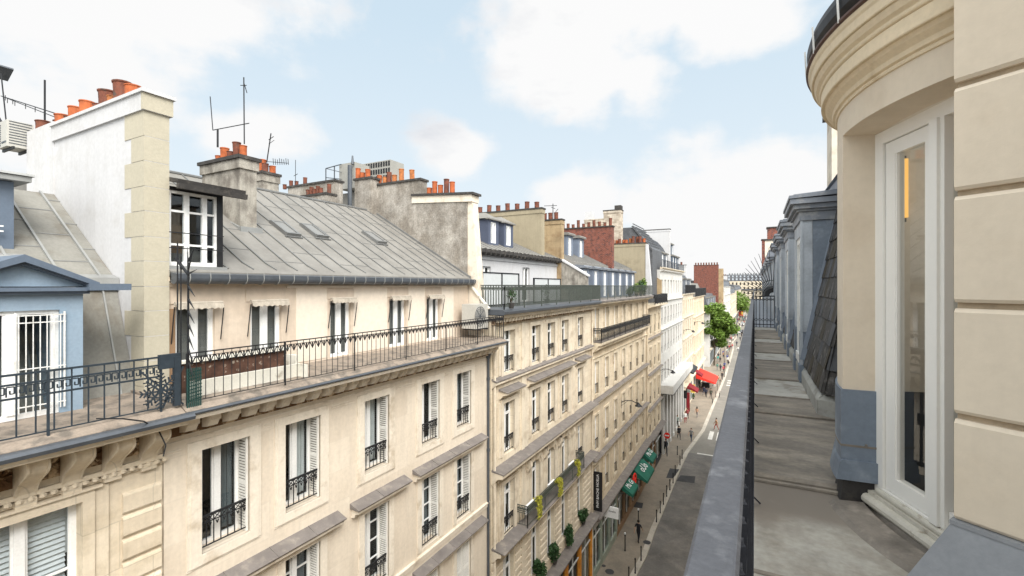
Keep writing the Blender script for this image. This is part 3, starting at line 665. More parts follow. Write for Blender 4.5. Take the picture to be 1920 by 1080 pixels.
# things standing on the roof of building 0
def ac_unit(loc, w, d, h, label, face='y', group=None):
    t = thing('air_conditioner', loc, label, 'air conditioner', group)
    x, y, z = loc; mb = MB(); mb.box(x - w / 2, x + w / 2, y - d / 2, y + d / 2, z, z + h); part('casing', mb, 'ac', t)
    mb = MB()
    if face == 'y':
        for k in range(10): mb.box(x - w / 2 + .03, x - w / 2 + w * .35, y - d / 2 - .012, y - d / 2, z + .05 + k * (h - .1) / 10, z + .05 + k * (h - .1) / 10 + .02)
        part('vent_slats', mb, 'gutter', t)
        mb = MB(); mb.box(x + w / 2 - .35, x + w / 2 - .05, y - d / 2 - .01, y - d / 2, z + .1, z + .14); part('handle', mb, 'gutter', t)
        mb = MB(); 
        for k in range(9): mb.box(x + w / 2, x + w / 2 + .01, y - d / 2 + .04, y + d / 2 - .04, z + .08 + k * .07, z + .10 + k * .07)
        part('side_slats', mb, 'gutter', t)
    else:
        c = (x + w / 2 + .01, y - d * .18, z + h / 2); rr = h * .4
        for k in range(5):
            r2 = rr * (k + 1) / 5
            for a0 in range(16):
                t1, t2 = a0 * math.pi / 8, (a0 + 1) * math.pi / 8
                mb.bar((c[0], c[1] + r2 * math.cos(t1), c[2] + r2 * math.sin(t1)), (c[0], c[1] + r2 * math.cos(t2), c[2] + r2 * math.sin(t2)), .012)
        for a0 in range(8):
            t1 = a0 * math.pi / 4; mb.bar(c, (c[0], c[1] + rr * math.cos(t1), c[2] + rr * math.sin(t1)), .01)
        part('fan_grille', mb, 'gutter', t)
    mb = MB()
    for s in (-1, 1): mb.box(x - w / 2, x + w / 2 + .1, y + s * d * .3 - .02, y + s * d * .3 + .02, z - .07, z)
    part('bracket', mb, 'iron', t); return t
ac_unit((-17.35, 4.6, 3.6), .65, .5, .68, 'beige air conditioner hung at the left end of the white party wall', 'y')
def antenna(name, segs, label, r=.018):
    mb = MB(); base = Vector(segs[0][0])
    for s in segs: mb.bar(s[0], s[1], (s[2] if len(s) > 2 else r), 5)
    return solo(name, mb, 'iron', base, label, 'antenna')
def P(u, v, Y): d = ray(u, v); return d * (Y / d.y)
antenna('television_antenna', [(P(84, 232, 4.95), P(84, 150, 4.95), .022), (P(2, 180, 4.95), P(108, 214, 4.95), .014), (P(2, 180, 4.9), P(104, 220, 4.9), .012)] + [(P(u, v - 4, 4.8), P(u, v + 5, 5.1), .01) for u, v in ((10, 183), (14, 188), (24, 190), (28, 193), (48, 199), (66, 205), (84, 209))], 'thin dark antenna mast with a long diagonal boom above the white party wall')
antenna('antenna_mast', [(P(14, 250, 4.6), P(2, 138, 4.6), .016), (P(12, 245, 4.4), P(-12, 205, 4.4), .03)], 'leaning thin mast at the left edge beside the air conditioner')
mb = MB(); c = P(-8, 128, 4.6); mb.prism([c + Vector((-.25, 0, -.2)), c + Vector((.22, 0, .03)), c + Vector((.18, 0, .08)), c + Vector((-.3, 0, .1))], (0, .3, 0))
solo('flat_antenna', mb, 'gutter', c, 'dark flat panel antenna cut by the left edge of the photo', 'antenna')

# ============================================================ BUILDING 1 : the big cream one
b1 = thing('apartment_building', (-10, 10.6, GZ), 'cream rendered building with grey zinc roof, long lace-edged balcony rail and white louvred shutters', 'building', 'apartment buildings along the left side of the street')
A1, B1 = 4.64, 16.72
cols1 = [5.81, 7.70, 10.23, 12.80, 14.86]; W = 1.02
rows1 = [(-5.5, -3.36), (-9.0, -6.62), (-12.2, -9.95), (-15.4, -13.2), (-19.8, -16.9)]
holes = [(c - W / 2, c + W / 2, a, b) for c in cols1 for a, b in rows1]
mb = MB(); facade(mb, -10, A1, B1, GZ, -2.5, holes, .42)
mb.quad((-10, B1, GZ), (-22, B1, GZ), (-22, B1, -2.3), (-10, B1, -2.3)); mb.quad((-10, A1, GZ), (-22, A1, GZ), (-22, A1, -2.3), (-10, A1, -2.3)); mb.quad((-22, A1, GZ), (-22, B1, GZ), (-22, B1, 3), (-22, A1, 3))
part('wall', mb, 'stone1', b1)
mb = MB(); mb.box(-20, -13.5, A1 + .02, B1 - .02, GZ, -2.5)
for a, b in rows1: mb.box(-13.5, -10.5, A1 + .02, B1 - .02, a - .35, a - .1); mb.box(-13.5, -10.5, A1 + .02, B1 - .02, b + .2, b + .4)
for y in (4.9, 6.75, 8.9, 11.5, 13.8, 16.3): mb.box(-13.5, -10.5, y - .06, y + .06, GZ, -2.5)
part('interior', mb, 'room', b1)
mb = MB()
for c in cols1:
    for i, (a, b) in enumerate(rows1[:4]):
        surround(mb, -10, c - W / 2, c + W / 2, a, b, .20, .045, i == 0); 
        if i == 0:
            mb.box(-10.02, -9.985, c - W / 2 - .27, c + W / 2 + .27, a - .25, a - .21); mb.box(-10.02, -9.97, c - W / 2 - .26, c - W / 2 - .2, a - .2, b + .2); mb.box(-10.02, -9.97, c + W / 2 + .2, c + W / 2 + .26, a - .2, b + .2)
edges = [A1 + .05] + [x for c in cols1 for x in (c - W / 2 - .36, c + W / 2 + .36)] + [B1 - .25]
for a, b in zip(edges[::2], edges[1::2]):
    if b - a > .15:
        mb.box(-10.02, -9.978, a, b, -3.24, -3.215); mb.box(-10.02, -9.985, a, b, -3.30, -3.28)
mb.box(-10.02, -9.94, A1, B1, -9.32, -9.18); mb.box(-10.02, -9.90, A1, B1, -9.18, -9.13)
mb.box(-10.02, -9.975, A1, B1, -3.08, -3.05); mb.box(-10.02, -9.94, A1, B1, -2.95, -2.86)
for a, b in ((4.75, 8.78), (9.2, 11.45), (11.85, 16.2)):
    for z in (-6.22, -9.62, -12.9): mb.prof([(0, z - .30), (.12, z - .28), (.16, z - .18), (.29, z - .14), (.31, z - .03), (0, z - .03)], a + .05, b - .05, -10)
part('moulding', mb, 'stone1t', b1)
mb = MB()
for a, b in ((4.75, 8.78), (9.2, 11.45), (11.85, 16.2)):
    for z in (-6.22, -9.62, -12.9):
        mb = MB(); mb.prof([(0, z - .02), (.34, z - .05), (.36, z - .01), (0, z + .12)], a, b, -10)
        y = a + 1.0
        while y < b - .3: mb.bar((-9.99, y, z + .125), (-9.65, y, z - .005), .014); y += 1.05
        part('window_hood', mb, 'lead', b1)
mb = MB(); mb.prof([(0, -2.96), (.13, -2.94), (.14, -2.60), (.30, -2.57), (.78, -2.50), (.82, -2.42), (.78, -2.37), (0, -2.34)], A1 + .02, B1 + .15, -10); 
y = A1 + .2
while y < B1: mb.prof([(.12, -2.86), (.34, -2.82), (.42, -2.70), (.47, -2.68), (.47, -2.56), (.12, -2.56)], y, y + .20, -10); y += .405
part('cornice', mb, 'stone1t', b1)
mb = MB(); mb.box(-10, -9.855, A1 + .02, B1 + .02, -2.92, -2.57); part('frieze', mb, 'dirty', b1)
mb = MB(); mb.prof([(-1.4, -2.36), (.78, -2.36), (.80, -2.33), (.60, -2.22), (-1.4, -2.14)], A1, B1 + .2, -10); part('balcony_floor', mb, 'ledge', b1)
mb = MB(); mb.prof([(.78, -2.37), (.82, -2.40), (.86, -2.39), (.87, -2.36), (.84, -2.34), (.78, -2.33)], A1 - .1, B1 + .25, -10); part('gutter', mb, 'gutter', b1)
for i, (a, b) in enumerate(rows1):
    for j, c in enumerate(cols1):
        if i == 2 and j >= 3: window(b1, -10, c, a, W, b - a, .3, 1, closed=True); continue
        cu = [['R', 'r', 'r', None, 'g'], ['g', 'R', None, 'g', 'R'], ['f', 'r', 'l', 'g', 'g']][i][j] if i < 3 else None
        window(b1, -10, c, a, W, b - a, .42, 0 if i != 1 else 3, None, .72, True, cur=cu, gdens=.14)
railing(b1, (-9.32, A1 + .06, -2.24), (-9.32, B1 + .1, -2.24), .97, .165, 'iron', lace=True, posts=2.0, bars=.0075, low=.07, top=.017)
railing(b1, (-9.32, B1 + .12, -2.24), (-10.6, B1 + .12, -2.24), .97, .165, 'iron', lace=True, posts=2.0, bars=.0075, low=.07, top=.017)
mb = MB()                                                                     # spiked fan guard at the party line
yy = 4.74
mb.bar((-9.35, yy, -2.2), (-9.35, yy, .35), .018); mb.bar((-9.6, yy, -2.2), (-9.6, yy, .55), .012, 4); mb.bar((-9.72, yy, -2.2), (-9.72, yy, .8), .012, 4)
mb.bar((-9.72, yy, .5), (-9.72, yy, .85), .022, 4, .002); mb.bar((-9.6, yy, .3), (-9.6, yy, .62), .02, 4, .002)
for k in range(9):
    z = -1.55 + k * .235; t = R(-58 + k * 3 if k < 7 else -20 + (k - 6) * 35)
    mb.bar((-9.35, yy, z + .12), (-9.35 + .30 * math.cos(t), yy, z + .12 + .30 * math.sin(t)), .022, 4, .003)
mb.bar((-9.35, yy, .2), (-9.78, yy, .52), .024, 4, .03); mb.bar((-9.35, yy, .3), (-9.2, yy, .62), .02, 4, .003); mb.bar((-9.35, yy, .3), (-9.38, yy, .72), .02, 4, .003)
part('spiked_guard', mb, 'iron', b1)
mb = MB()
for k in range(9): mb.bar((-9.30, 4.70, -2.15 + k * .065), (-9.30, 4.95, -2.12 + k * .065), .012)
for k in range(8): mb.bar((-9.30, 4.70 + k * .033, -2.3), (-9.30, 4.70 + k * .033, -1.55), .012)
solo('green_net', mb, 'greennet', (-9.3, 4.8, -2.3), 'scrap of green netting tied to the railing where the two balconies meet', 'net')
mb = MB(); pts = [P(180, 785, 3.3), P(230, 785, 3.6), P(270, 790, 3.9), P(298, 808, 4.3), P(311, 835, 4.35), P(306, 856, 4.3)]; mb.path(pts, .012, 5)
solo('loose_cable', mb, 'iron', pts[0], 'loose black cable drooping over the gutter of the left building', 'cable')
# recessed top storey
dcols = [(5.32, 6.14), (6.98, 7.82), (9.38, 10.16), (11.85, 12.68), (13.86, 14.66)]
XU = -11.0
mb = MB(); hs = [(a, b, -2.12, -.46) for a, b in dcols]
facade(mb, XU, YW, B1, -2.2, .06, hs, .16); 
part('top_storey_wall', mb, 'upper', b1)
mb = MB()                                                                     # paler panels between the doors
for a, b in ((8.25, 9.28), (10.26, 11.74), (12.78, 13.76), (14.76, 15.6)): mb.box(XU, XU + .012, a, b, -2.1, -.06)
mb.box(XU, XU + .06, 7.95, B1 - .2, -.07, .0); part('wall_panel', mb, 'upper_pale', b1)
mb = MB(); mb.box(XU, XU + .05, YW, B1, .03, .07); mb.prof([(0, .07), (.12, .10), (.16, .2), (0, .2)], YW, B1, XU); mb.prof([(0, -.03), (.03, -.03), (.03, .03), (0, .03)], YW, 8.0, XU)
for a, b in dcols: mb.box(XU, XU + .02, a - .12, b + .12, -.40, -.12)
part('eaves_moulding', mb, 'upper', b1)
for i, (a, b) in enumerate(dcols):
    window(b1, XU, (a + b) / 2, -2.12, b - a, 1.66, .16, 0, cur=[None, 'R', None, 'g', 'R'][i], name='door')
    aw = thing('awning', (XU, (a + b) / 2, -.45), ['leftmost', 'second', 'middle', 'fourth', 'rightmost'][i] + ' of the five small rolled striped awnings above the balcony doors of the cream building', 'awning', 'small rolled awnings on the cream building')
    mb = MB(); n = 14; P0 = []
    for k in range(n + 1):
        y = a - .08 + (b - a + .16) * k / n; P0 += [(XU + .20, y, -.40), (XU + .24, y, -.50 - .03 * abs(math.sin(k * math.pi / 2)))]
    mb.add(P0, [(2 * k, 2 * k + 2, 2 * k + 3, 2 * k + 1) for k in range(n)]); mb.bar((XU + .15, a - .08, -.40), (XU + .15, b + .08, -.40), .05, 8); part('canvas', mb, 'canvas', aw)
    mb = MB(); mb.bar((XU + .18, b + .10, -.46), (XU + .05, b + .10, -1.25), .012); mb.bar((XU + .18, a - .10, -.46), (XU + .05, a - .10, -1.25), .012); part('arm', mb, 'iron', aw)
# party wall at the left flank of top storey, behind spikes : brown shutter
mb = MB(); mb.box(XU, XU + .05, 5.16, 5.30, -2.1, -.5); part('brown_shutter', mb, 'brownshop', b1)
# planter trough
t = thing('planter_trough', (-10.2, 6.2, -2.2), 'long peeling white trough with a rusty inner edge on the left end of the balcony', 'planter')
mb = MB(); mb.box(-9.85, -9.78, 4.95, 7.45, -2.22, -1.90); mb.box(-9.78, -9.5, 7.38, 7.45, -2.2, -1.9); mb.box(-10.25, -9.85, 7.38, 7.45, -2.2, -1.70); part('trough_side', mb, 'oldwhite', t)
mb = MB(); mb.box(-10.3, -10.22, 4.95, 7.4, -2.2, -1.58); part('brick_edge', mb, 'trough', t)
mb = MB(); mb.box(-10.36, -10.14, 4.95, 7.45, -1.58, -1.53); part('ledge', mb, 'oldwhite', t)
# zinc roof
XR, ZR = -16.6, 3.62
XQ, ZQ = -10.86, .30
def roofz(x): return ZQ + (XQ - x) * (ZR - ZQ) / (XQ - XR)
mb = MB(); mb.prof([(XQ, ZQ), (XR, ZR), (XR - 4.5, ZR - .8), (XR - 4.5, -2.3), (XU - .2, -2.3), (XU - .2, .06), (XQ, .2)], YW, B1, 0, 0)
sy = .62; k = 0; y = 6.35
while y < B1 - .1:
    x0 = XQ - .03
    mb.bar((x0 - .12, y + .10, roofz(x0 - .12) + .012), (x0 - .40, y, roofz(x0 - .40) + .02), .022, 4, mi=1)
    mb.bar((x0 - .40, y, roofz(x0 - .4) + .02), (XR, y, ZR + .02), .022, 4, mi=1)
    for q in range(3):
        x = XR + .9 + 1.85 * q + (.0 if k % 4 < 2 else .55) + (q == 1) * .2
        if x < XQ - .2: mb.bar((x, y, roofz(x) + .004), (x + .03, y + sy, roofz(x + .03) + .004), .011, 4, mi=1)
    y += sy; k += 1
mb.bar((XR, YW, ZR + .03), (XR, B1, ZR + .03), .05, 6, mi=1)
mb.quad((XQ, B1 - .06, ZQ + .01), (XR, B1 - .06, ZR + .05), (XR, B1 - .06, ZR - .2), (XQ, B1 - .06, ZQ - .2), 1); mb.bar((XQ, B1 - .04, ZQ + .05), (XR, B1 - .04, ZR + .06), .045, 4, mi=1)
part('roof', mb, ['zinc', 'seam'], b1)
mb = MB()                                                                     # gutter with brackets
pr = [(.26, .14)] + [(.13 + .13 * math.cos(t), .14 + .11 * math.sin(t) * 1.0 - .0) for t in [-k * math.pi / 8 for k in range(9)]] + [(0, .30), (-.08, .34)]
mb.prof([(0, .30), (-.02, .14)] + [(.12 + .14 * math.cos(t), .15 + .12 * math.sin(t)) for t in [math.pi + k * math.pi / 8 for k in range(9)]] + [(.26, .24), (.02, .27)], YW, B1 + .12, XQ - .02)
part('roof_gutter', mb, 'gutter', b1)
y = YW + .25
while y < B1:
    mb = MB()
    for tt in range(7):
        t1, t2 = -math.pi * tt / 8, -math.pi * (tt + 1) / 8
        mb.bar((XQ + .10 + .155 * math.cos(t1), y, .155 + .135 * math.sin(t1)), (XQ + .10 + .155 * math.cos(t2), y, .155 + .135 * math.sin(t2)), .011, 4)
    mb.bar((XQ + .255, y, .15), (XQ + .24, y, .28), .011, 4); y += .415; part('gutter_bracket', mb, 'zinc_light', b1)
def skylight(y, x, label):
    w, ln = .50, 1.0; t = thing('skylight', (x, y, roofz(x)), label, 'skylight', 'skylights in the grey zinc roof')
    sl = math.atan2(ZR - ZQ, XQ - XR); u_ = Vector((-math.cos(sl), 0, math.sin(sl))); n_ = Vector((math.sin(sl), 0, math.cos(sl))); c = Vector((x, y, roofz(x)))
    def bx(m_, a0, a1, b0_, b1_, n0, n1):
        q = [c + u_ * a + Vector((0, b, 0)) + n_ * n for a, b, n in ((a0, b0_, n0), (a1, b0_, n0), (a1, b1_, n0), (a0, b1_, n0), (a0, b0_, n1), (a1, b0_, n1), (a1, b1_, n1), (a0, b1_, n1))]
        m_.add(q, [(3, 2, 1, 0), (4, 5, 6, 7), (0, 1, 5, 4), (1, 2, 6, 5), (2, 3, 7, 6), (3, 0, 4, 7)])
    mb = MB(); bx(mb, 0, .07, 0, w, -.02, .14); bx(mb, ln - .07, ln, 0, w, -.02, .10); bx(mb, .07, ln - .07, 0, .06, -.02, .12); bx(mb, .07, ln - .07, w - .06, w, -.02, .12); bx(mb, -.06, .0, -.05, w + .05, -.02, .05); part('frame', mb, 'seam', t)
    mb = MB(); bx(mb, .07, ln - .07, .06, w - .06, 0, .09); part('pane', mb, 'skyl', t)
for (u, v, lab) in [(548, 449, 'left of the three roof skylights on the grey zinc roof'), (603, 452, 'middle of the three roof skylights on the grey zinc roof'), (716, 462, 'rightmost of the three roof skylights, set apart nearest the stained gable')]:
    d = ray(u, v); k = (ZR - ZQ) / (XQ - XR); t = (ZQ + XQ * k) / (d.z + d.x * k); p = d * t; skylight(p.y - .1, p.x - .15, lab)
# black shed dormer
xf = -11.0; mb = MB(); ya, yb = 5.2, 6.19; z0, z1 = .42, 2.04
mb.box(xf - 2.6, xf, YW, ya, .3, 2.12); mb.box(xf - 2.6, xf, yb, yb + .13, .3, 2.12); mb.box(xf - 2.6, xf, ya, yb, z1, 2.12); mb.box(xf - 2.6, xf + .05, YW, yb + .13, .28, z0); mb.box(xf - 2.7, xf - 2.2, ya, yb, z0, z1)
dm = part('dormer', mb, 'black', b1)
mb = MB(); mb.prof([(.40, 2.14), (.42, 2.22), (-3.2, 2.95), (-3.2, 2.85)], YW - .0, yb + .42, xf); mb.prof([(.36, 2.02), (.44, 2.02), (.46, 2.13), (.36, 2.13)], YW, yb + .44, xf)
part('dormer_roof', mb, 'capst', dm)
mb = MB(); mb.box(xf + .0, xf + .06, ya - .02, yb + .2, .30, .42); part('sill', mb, 'zinc_light', dm)
mb = MB(); a, b = ya, yb; x = xf - .10; wd_ = b - a
for (q0, q1) in ((a, a + .05), (b - .05, b), (a + .31, a + .41), (a + .68, a + .78)): mb.box(x, x + .08, q0, q1, z0, z1)
mb.box(x + .005, x + .075, a + .05, b - .05, z0, z0 + .09); mb.box(x + .005, x + .075, a + .05, b - .05, z1 - .06, z1)
for z in (.86, 1.58): mb.box(x + .01, x + .07, a + .05, b - .05, z, z + .045)
w = part('window', mb, 'wpaint', dm)
mb = MB(); mb.quad((x + .03, a, z0), (x + .03, b, z0), (x + .03, b, z1), (x + .03, a, z1)); part('pane', mb, 'glass', dm)
mb = MB(); mb.box(x - .6, x - .5, a + .33, a + .66, z0, z0 + .95); mb.box(x - 1.4, x - 1.35, a, b, z0, z1); part('wardrobe', mb, 'brownshop', dm)
mb = MB(); mb.bar((xf + .08, YW, .80), (xf + .08, yb + .1, .80), .014); mb.bar((xf + .08, YW, 1.13), (xf + .08, yb + .1, 1.13), .014); part('guard_rail', mb, 'iron', dm)
# chimneys on and behind the zinc roof
ch = chimney(b1, -15.1, -13.17, 8.05, 8.55, 1.2, 3.78, 'stained', over=.10)
ds = lambda u, v, Y: P(u, v, Y)
pots(ch, '', [(-14.65, 8.3, 3.78, .10, .22), (-14.35, 8.3, 3.78, .12, .42), (-14.05, 8.3, 3.78, .10, .27), (-13.72, 8.3, 3.78, .11, .5), (-13.42, 8.3, 3.78, .10, .36), (-13.9, 8.42, 3.78, .09, .2)])
mb = MB(); mb.prof([(-14.95, 3.55 - 1.25), (-14.95, 3.55 - 1.15), (-13.05, roofz(-13.05) + .10), (-13.05, roofz(-13.05) - .05)], 7.98, 8.62); mb.box(-13.17, -13.0, 7.97, 8.63, roofz(-13.1) - .1, roofz(-13.1) + .10); part('flashing', mb, 'zinc_light', ch)
ch = chimney(b1, -18.0, -16.9, 11.2, 11.9, 2.6, 4.45, 'stained', over=.08)
pots(ch, '', [(-17.7, 11.5, 4.45, .14, .38), (-17.35, 11.5, 4.45, .15, .55), (-17.1, 11.45, 4.45, .12, .36), (-17.0, 11.7, 4.45, .12, .3)])
ch = chimney(b1, -18.5, -16.9, 14.2, 14.7, 2.6, 4.15, 'gable', over=.07)
pots(ch, '', [(-18.4 + .22 * k, 14.45, 4.15, .09, .3 + .1 * (k % 2)) for k in range(5)] + [(-17.0, 14.45, 4.15, .09, .42)], 'pot_dark')
mb = MB()
for k, (u, v) in enumerate([(528, 338), (540, 336), (549, 334), (567, 336)]):
    pass
# stepped stack against the gable
def pxbox(parent, u0, u1, vt, vb, Y, dep, m, cap=True, zb=None):
    a = P(u0, vt, Y); b = P(u1, vt, Y); z0 = zb if zb is not None else P(u0, vb, Y).z
    return chimney(parent, a.x, b.x, Y, Y + dep, z0, (a.z + b.z) / 2, m, over=.06, caph=.10, band=False)
ch = pxbox(b1, 540, 628, 343, 375, 16.2, .5, 'gable', zb=2.5)
pots(ch, '', [(P(u, 340, 16.4).x, 16.4, P(584, 343, 16.2).z, .10, hh) for u, hh in ((534, .2), (546, .35), (556, .28), (572, .4))], 'pot_dark')
ch = pxbox(b1, 665, 696, 333, 390, 16.3, .5, 'gable', zb=2.5)
pots(ch, '', [(P(u, 336, 16.5).x, 16.5, P(680, 333, 16.3).z, .12, hh) for u, hh in ((671, .55), (680, .3), (690, .42))])
ch = pxbox(b1, 698, 788, 340, 390, 16.72, .5, 'gable', zb=2.5)
pots(ch, '', [(P(u, 336, 16.95).x, 16.95, P(743, 340, 16.7).z, .12, hh) for u, hh in ((711, .48), (722, .35), (730, .55), (740, .38), (753, .62), (773, .50))])
# gable (party wall) running down to the street front
gx = -11.05; tz = 3.92
mb = MB(); mb.prof([(gx, -1.0), (gx, tz - .14), (-14.1, tz + .06), (-18.5, tz + .06), (-18.5, -2.3), (gx + .0, -2.3)], B1 - .02, B1 + .42, 0, 0)
mb.prof([(gx + .75, -1.6), (gx + .62, -.9), (gx + .22, tz - .2), (gx, tz - .2), (gx, -2.2), (gx + .75, -2.2)], B1 + .03, B1 + .48, 0, 1)
mb.prof([(gx + .26, tz - .30), (gx + .26, tz), (-14.1, tz + .22), (-14.1, tz - .10)], B1 - .06, B1 + .52, 0, 1)
mb.prof([(gx + .36, tz), (gx + .36, tz + .1), (-14.1, tz + .32), (-14.1, tz + .22)], B1 - .12, B1 + .58, 0, 2)
gb = part('chimney', mb, ['gable', 'stone1t', 'capst'], b1)
pots(gb, '', [(P(u, 360, 16.95).x, 16.95, tz + .22, .12, hh) for u, hh in ((805, .36), (815, .62), (826, .42), (837, .66), (848, .5))])
mb = MB(); mb.bar((-10.9, B1 + .02, .0), (-9.95, B1 + .02, -1.0), .06, 6); part('drain_pipe', mb, 'oldwhite', b1)
ac_unit((-10.35, 16.25, -1.78), .7, .95, 1.0, 'beige air conditioner at the right end of the cream building balcony', 'x')
mb = MB(); x = -9.93
mb.bar((x, B1 - .1, -3.1), (x, B1 - .1, GZ + .2), .055, 8); mb.lathe([(.05, -.35), (.07, -.3), (.13, -.1), (.13, 0), (.11, 0)], (x, B1 - .1, -2.8), 8); mb.bar((x, B1 - .1, -2.8), (-9.6, B1, -2.45), .05, 6)
for z in range(-19, -3, 3): mb.bar((x, B1 - .1, z), (x, B1 - .1, z + .12), .07, 8)
part('drain_pipe', mb, 'gutter', b1)
# antennas above
antenna('television_antenna', [(P(408, 276, 8.3), P(408, 243, 8.3), .03), (P(399, 244, 8.3), P(467, 231, 8.3), .014), (P(399, 244, 8.3), P(394, 181, 8.3), .014), (P(458, 270, 8.3), P(457, 145, 8.3), .018), (P(451, 160, 8.3), P(462, 160, 8.3), .012), (P(458, 157, 8.1), P(463, 174, 8.5), .012)], 'black branching antenna on the left stained chimney above the zinc roof')
antenna('television_antenna', [(P(500, 305, 11.5), P(508, 250, 11.5), .022), (P(502, 303, 11.5), P(541, 306, 11.5), .012), (P(504, 262, 11.5), P(513, 256, 11.5), .014), (P(504, 270, 11.5), P(514, 263, 11.5), .01)] + [(P(512 + 4 * k, 297 + (k % 3), 11.5), P(513 + 4 * k, 309, 11.5), .012) for k in range(8)], 'black rake shaped antenna leaning on the second small chimney of the zinc roof')
antenna('antenna_mast', [(P(554, 345, 14.45), P(554, 300, 14.45), .014), (P(551, 330, 14.45), P(558, 326, 14.45), .014)], 'short thin mast among the dark capped pots behind the roof ridge')
# rooftop plant on the house behind
rb = thing('rooftop_machinery', (-21, 21, 2), 'large louvred cooling unit with a white cabinet and grey access frame behind the chimney stacks', 'machinery')
Yb = 21.0; mb = MB(); a, b = P(667, 303, Yb), P(697, 330, Yb)
mb.box(a.x, P(732, 310, Yb).x, Yb, Yb + 1.2, 3.5, P(690, 306, Yb).z); part('housing', mb, 'unit', rb)
mb = MB(); xa, xb = a.x, P(732, 310, Yb).x; zt = P(690, 306, Yb).z
n = 14
for k in range(n):
    for q in range(3): x = xa + (xb - xa) * (k + .18) / n; mb.box(x, x + (xb - xa) / n * .62, Yb - .02, Yb, zt - .35 - q * .42, zt - .06 - q * .42)
part('louvre', mb, 'black', rb)
mb = MB(); a, b = P(636, 310, 18.5), P(665, 345, 18.5); mb.box(a.x, b.x, 18.5, 19.6, b.z - .2, a.z + .05); part('cabinet', mb, 'unit', rb)
mb = MB(); 
for u in (611, 627): mb.bar(P(u, 345, 18.4), P(u, 316 - (u - 611) * .3, 18.4), .03)
mb.bar(P(611, 316, 18.4), P(640, 308, 18.4), .03); mb.bar(P(611, 333, 18.4), P(640, 336, 18.4), .03); mb.bar(P(611, 316, 18.4), P(640, 323, 18.4), .025)
mb.bar(P(661, 308, 18.4), P(661, 292, 18.4), .09, 8, .04); mb.bar(P(656, 310, 18.2), P(656, 395, 18.2), .12, 6)
part('access_frame', mb, 'gutter', rb)
mb = MB(); p = P(650, 372, 19); mb.box(p.x - 1.2, p.x + 1, 19, 21.5, 0, p.z + .3); mb.box(-23, P(700, 300, 21).x + 1, 20.8, 24, -3, 3.6); part('stair_hood', mb, 'zinc', rb)

# ============================================================ BUILDINGS 2, 3 ... : golden limestone rows
def haus(X, y0, y1, top, cols, rows, m, mt, label, w=1.0, rec=.25, guards=True, near=False, depth=12, base=GZ, shopz=None, name='apartment_building'):
    b = thing(name, (X, (y0 + y1) / 2, base), label, 'building', 'apartment buildings along the left side of the street')
    hs = [(c - w / 2, c + w / 2, a, d) for c in cols for a, d in rows]
    mb = MB(); facade(mb, X, y0, y1, shopz or base, top, hs, rec)
    for y in (y0, y1): mb.quad((X, y, base), (X - depth, y, base), (X - depth, y, top), (X, y, top))
    mb.quad((X - depth, y0, base), (X - depth, y1, base), (X - depth, y1, top), (X - depth, y0, top))
    part('wall', mb, m, b)
    mb = MB(); mb.box(X - depth + .3, X - rec - .5, y0 + .1, y1 - .1, base + .1, top - .05); part('interior', mb, 'room', b)
    return b
def course(b, X, y0, y1, zs, mt, p=.16, h=.16, name='string_course', lead=None):
    mb = MB()
    for z in zs: mb.prof([(-.02, z - h), (p * .5, z - h * .8), (p, z - h * .3), (p, z), (-.02, z + .03)], y0, y1, X)
    part(name, mb, mt, b)
    if lead:
        mb = MB()
        for z in zs: mb.prof([(-.01, z + .005), (p + .03, z + .002), (p + .03, z + .03), (-.01, z + .09)], y0, y1, X)
        part('ledge_cover', mb, lead, b)
curt = ['f', 'l+r', 'g', 'b', None, 'f', 'g', 'l', 'f+b']
def fill(b, X, cols, rows, w, rec, guard, nt=0, trans=None, far=True, skip=(), cu=None):
    for i, (a, d) in enumerate(rows):
        for j, c in enumerate(cols):
            if (i, j) in skip: continue
            window(b, X, c, a, w, d - a, rec, nt, None if not trans else (d - a) * .74, guard, False, rnd.choice(cu or curt), far=far, gdens=.16)
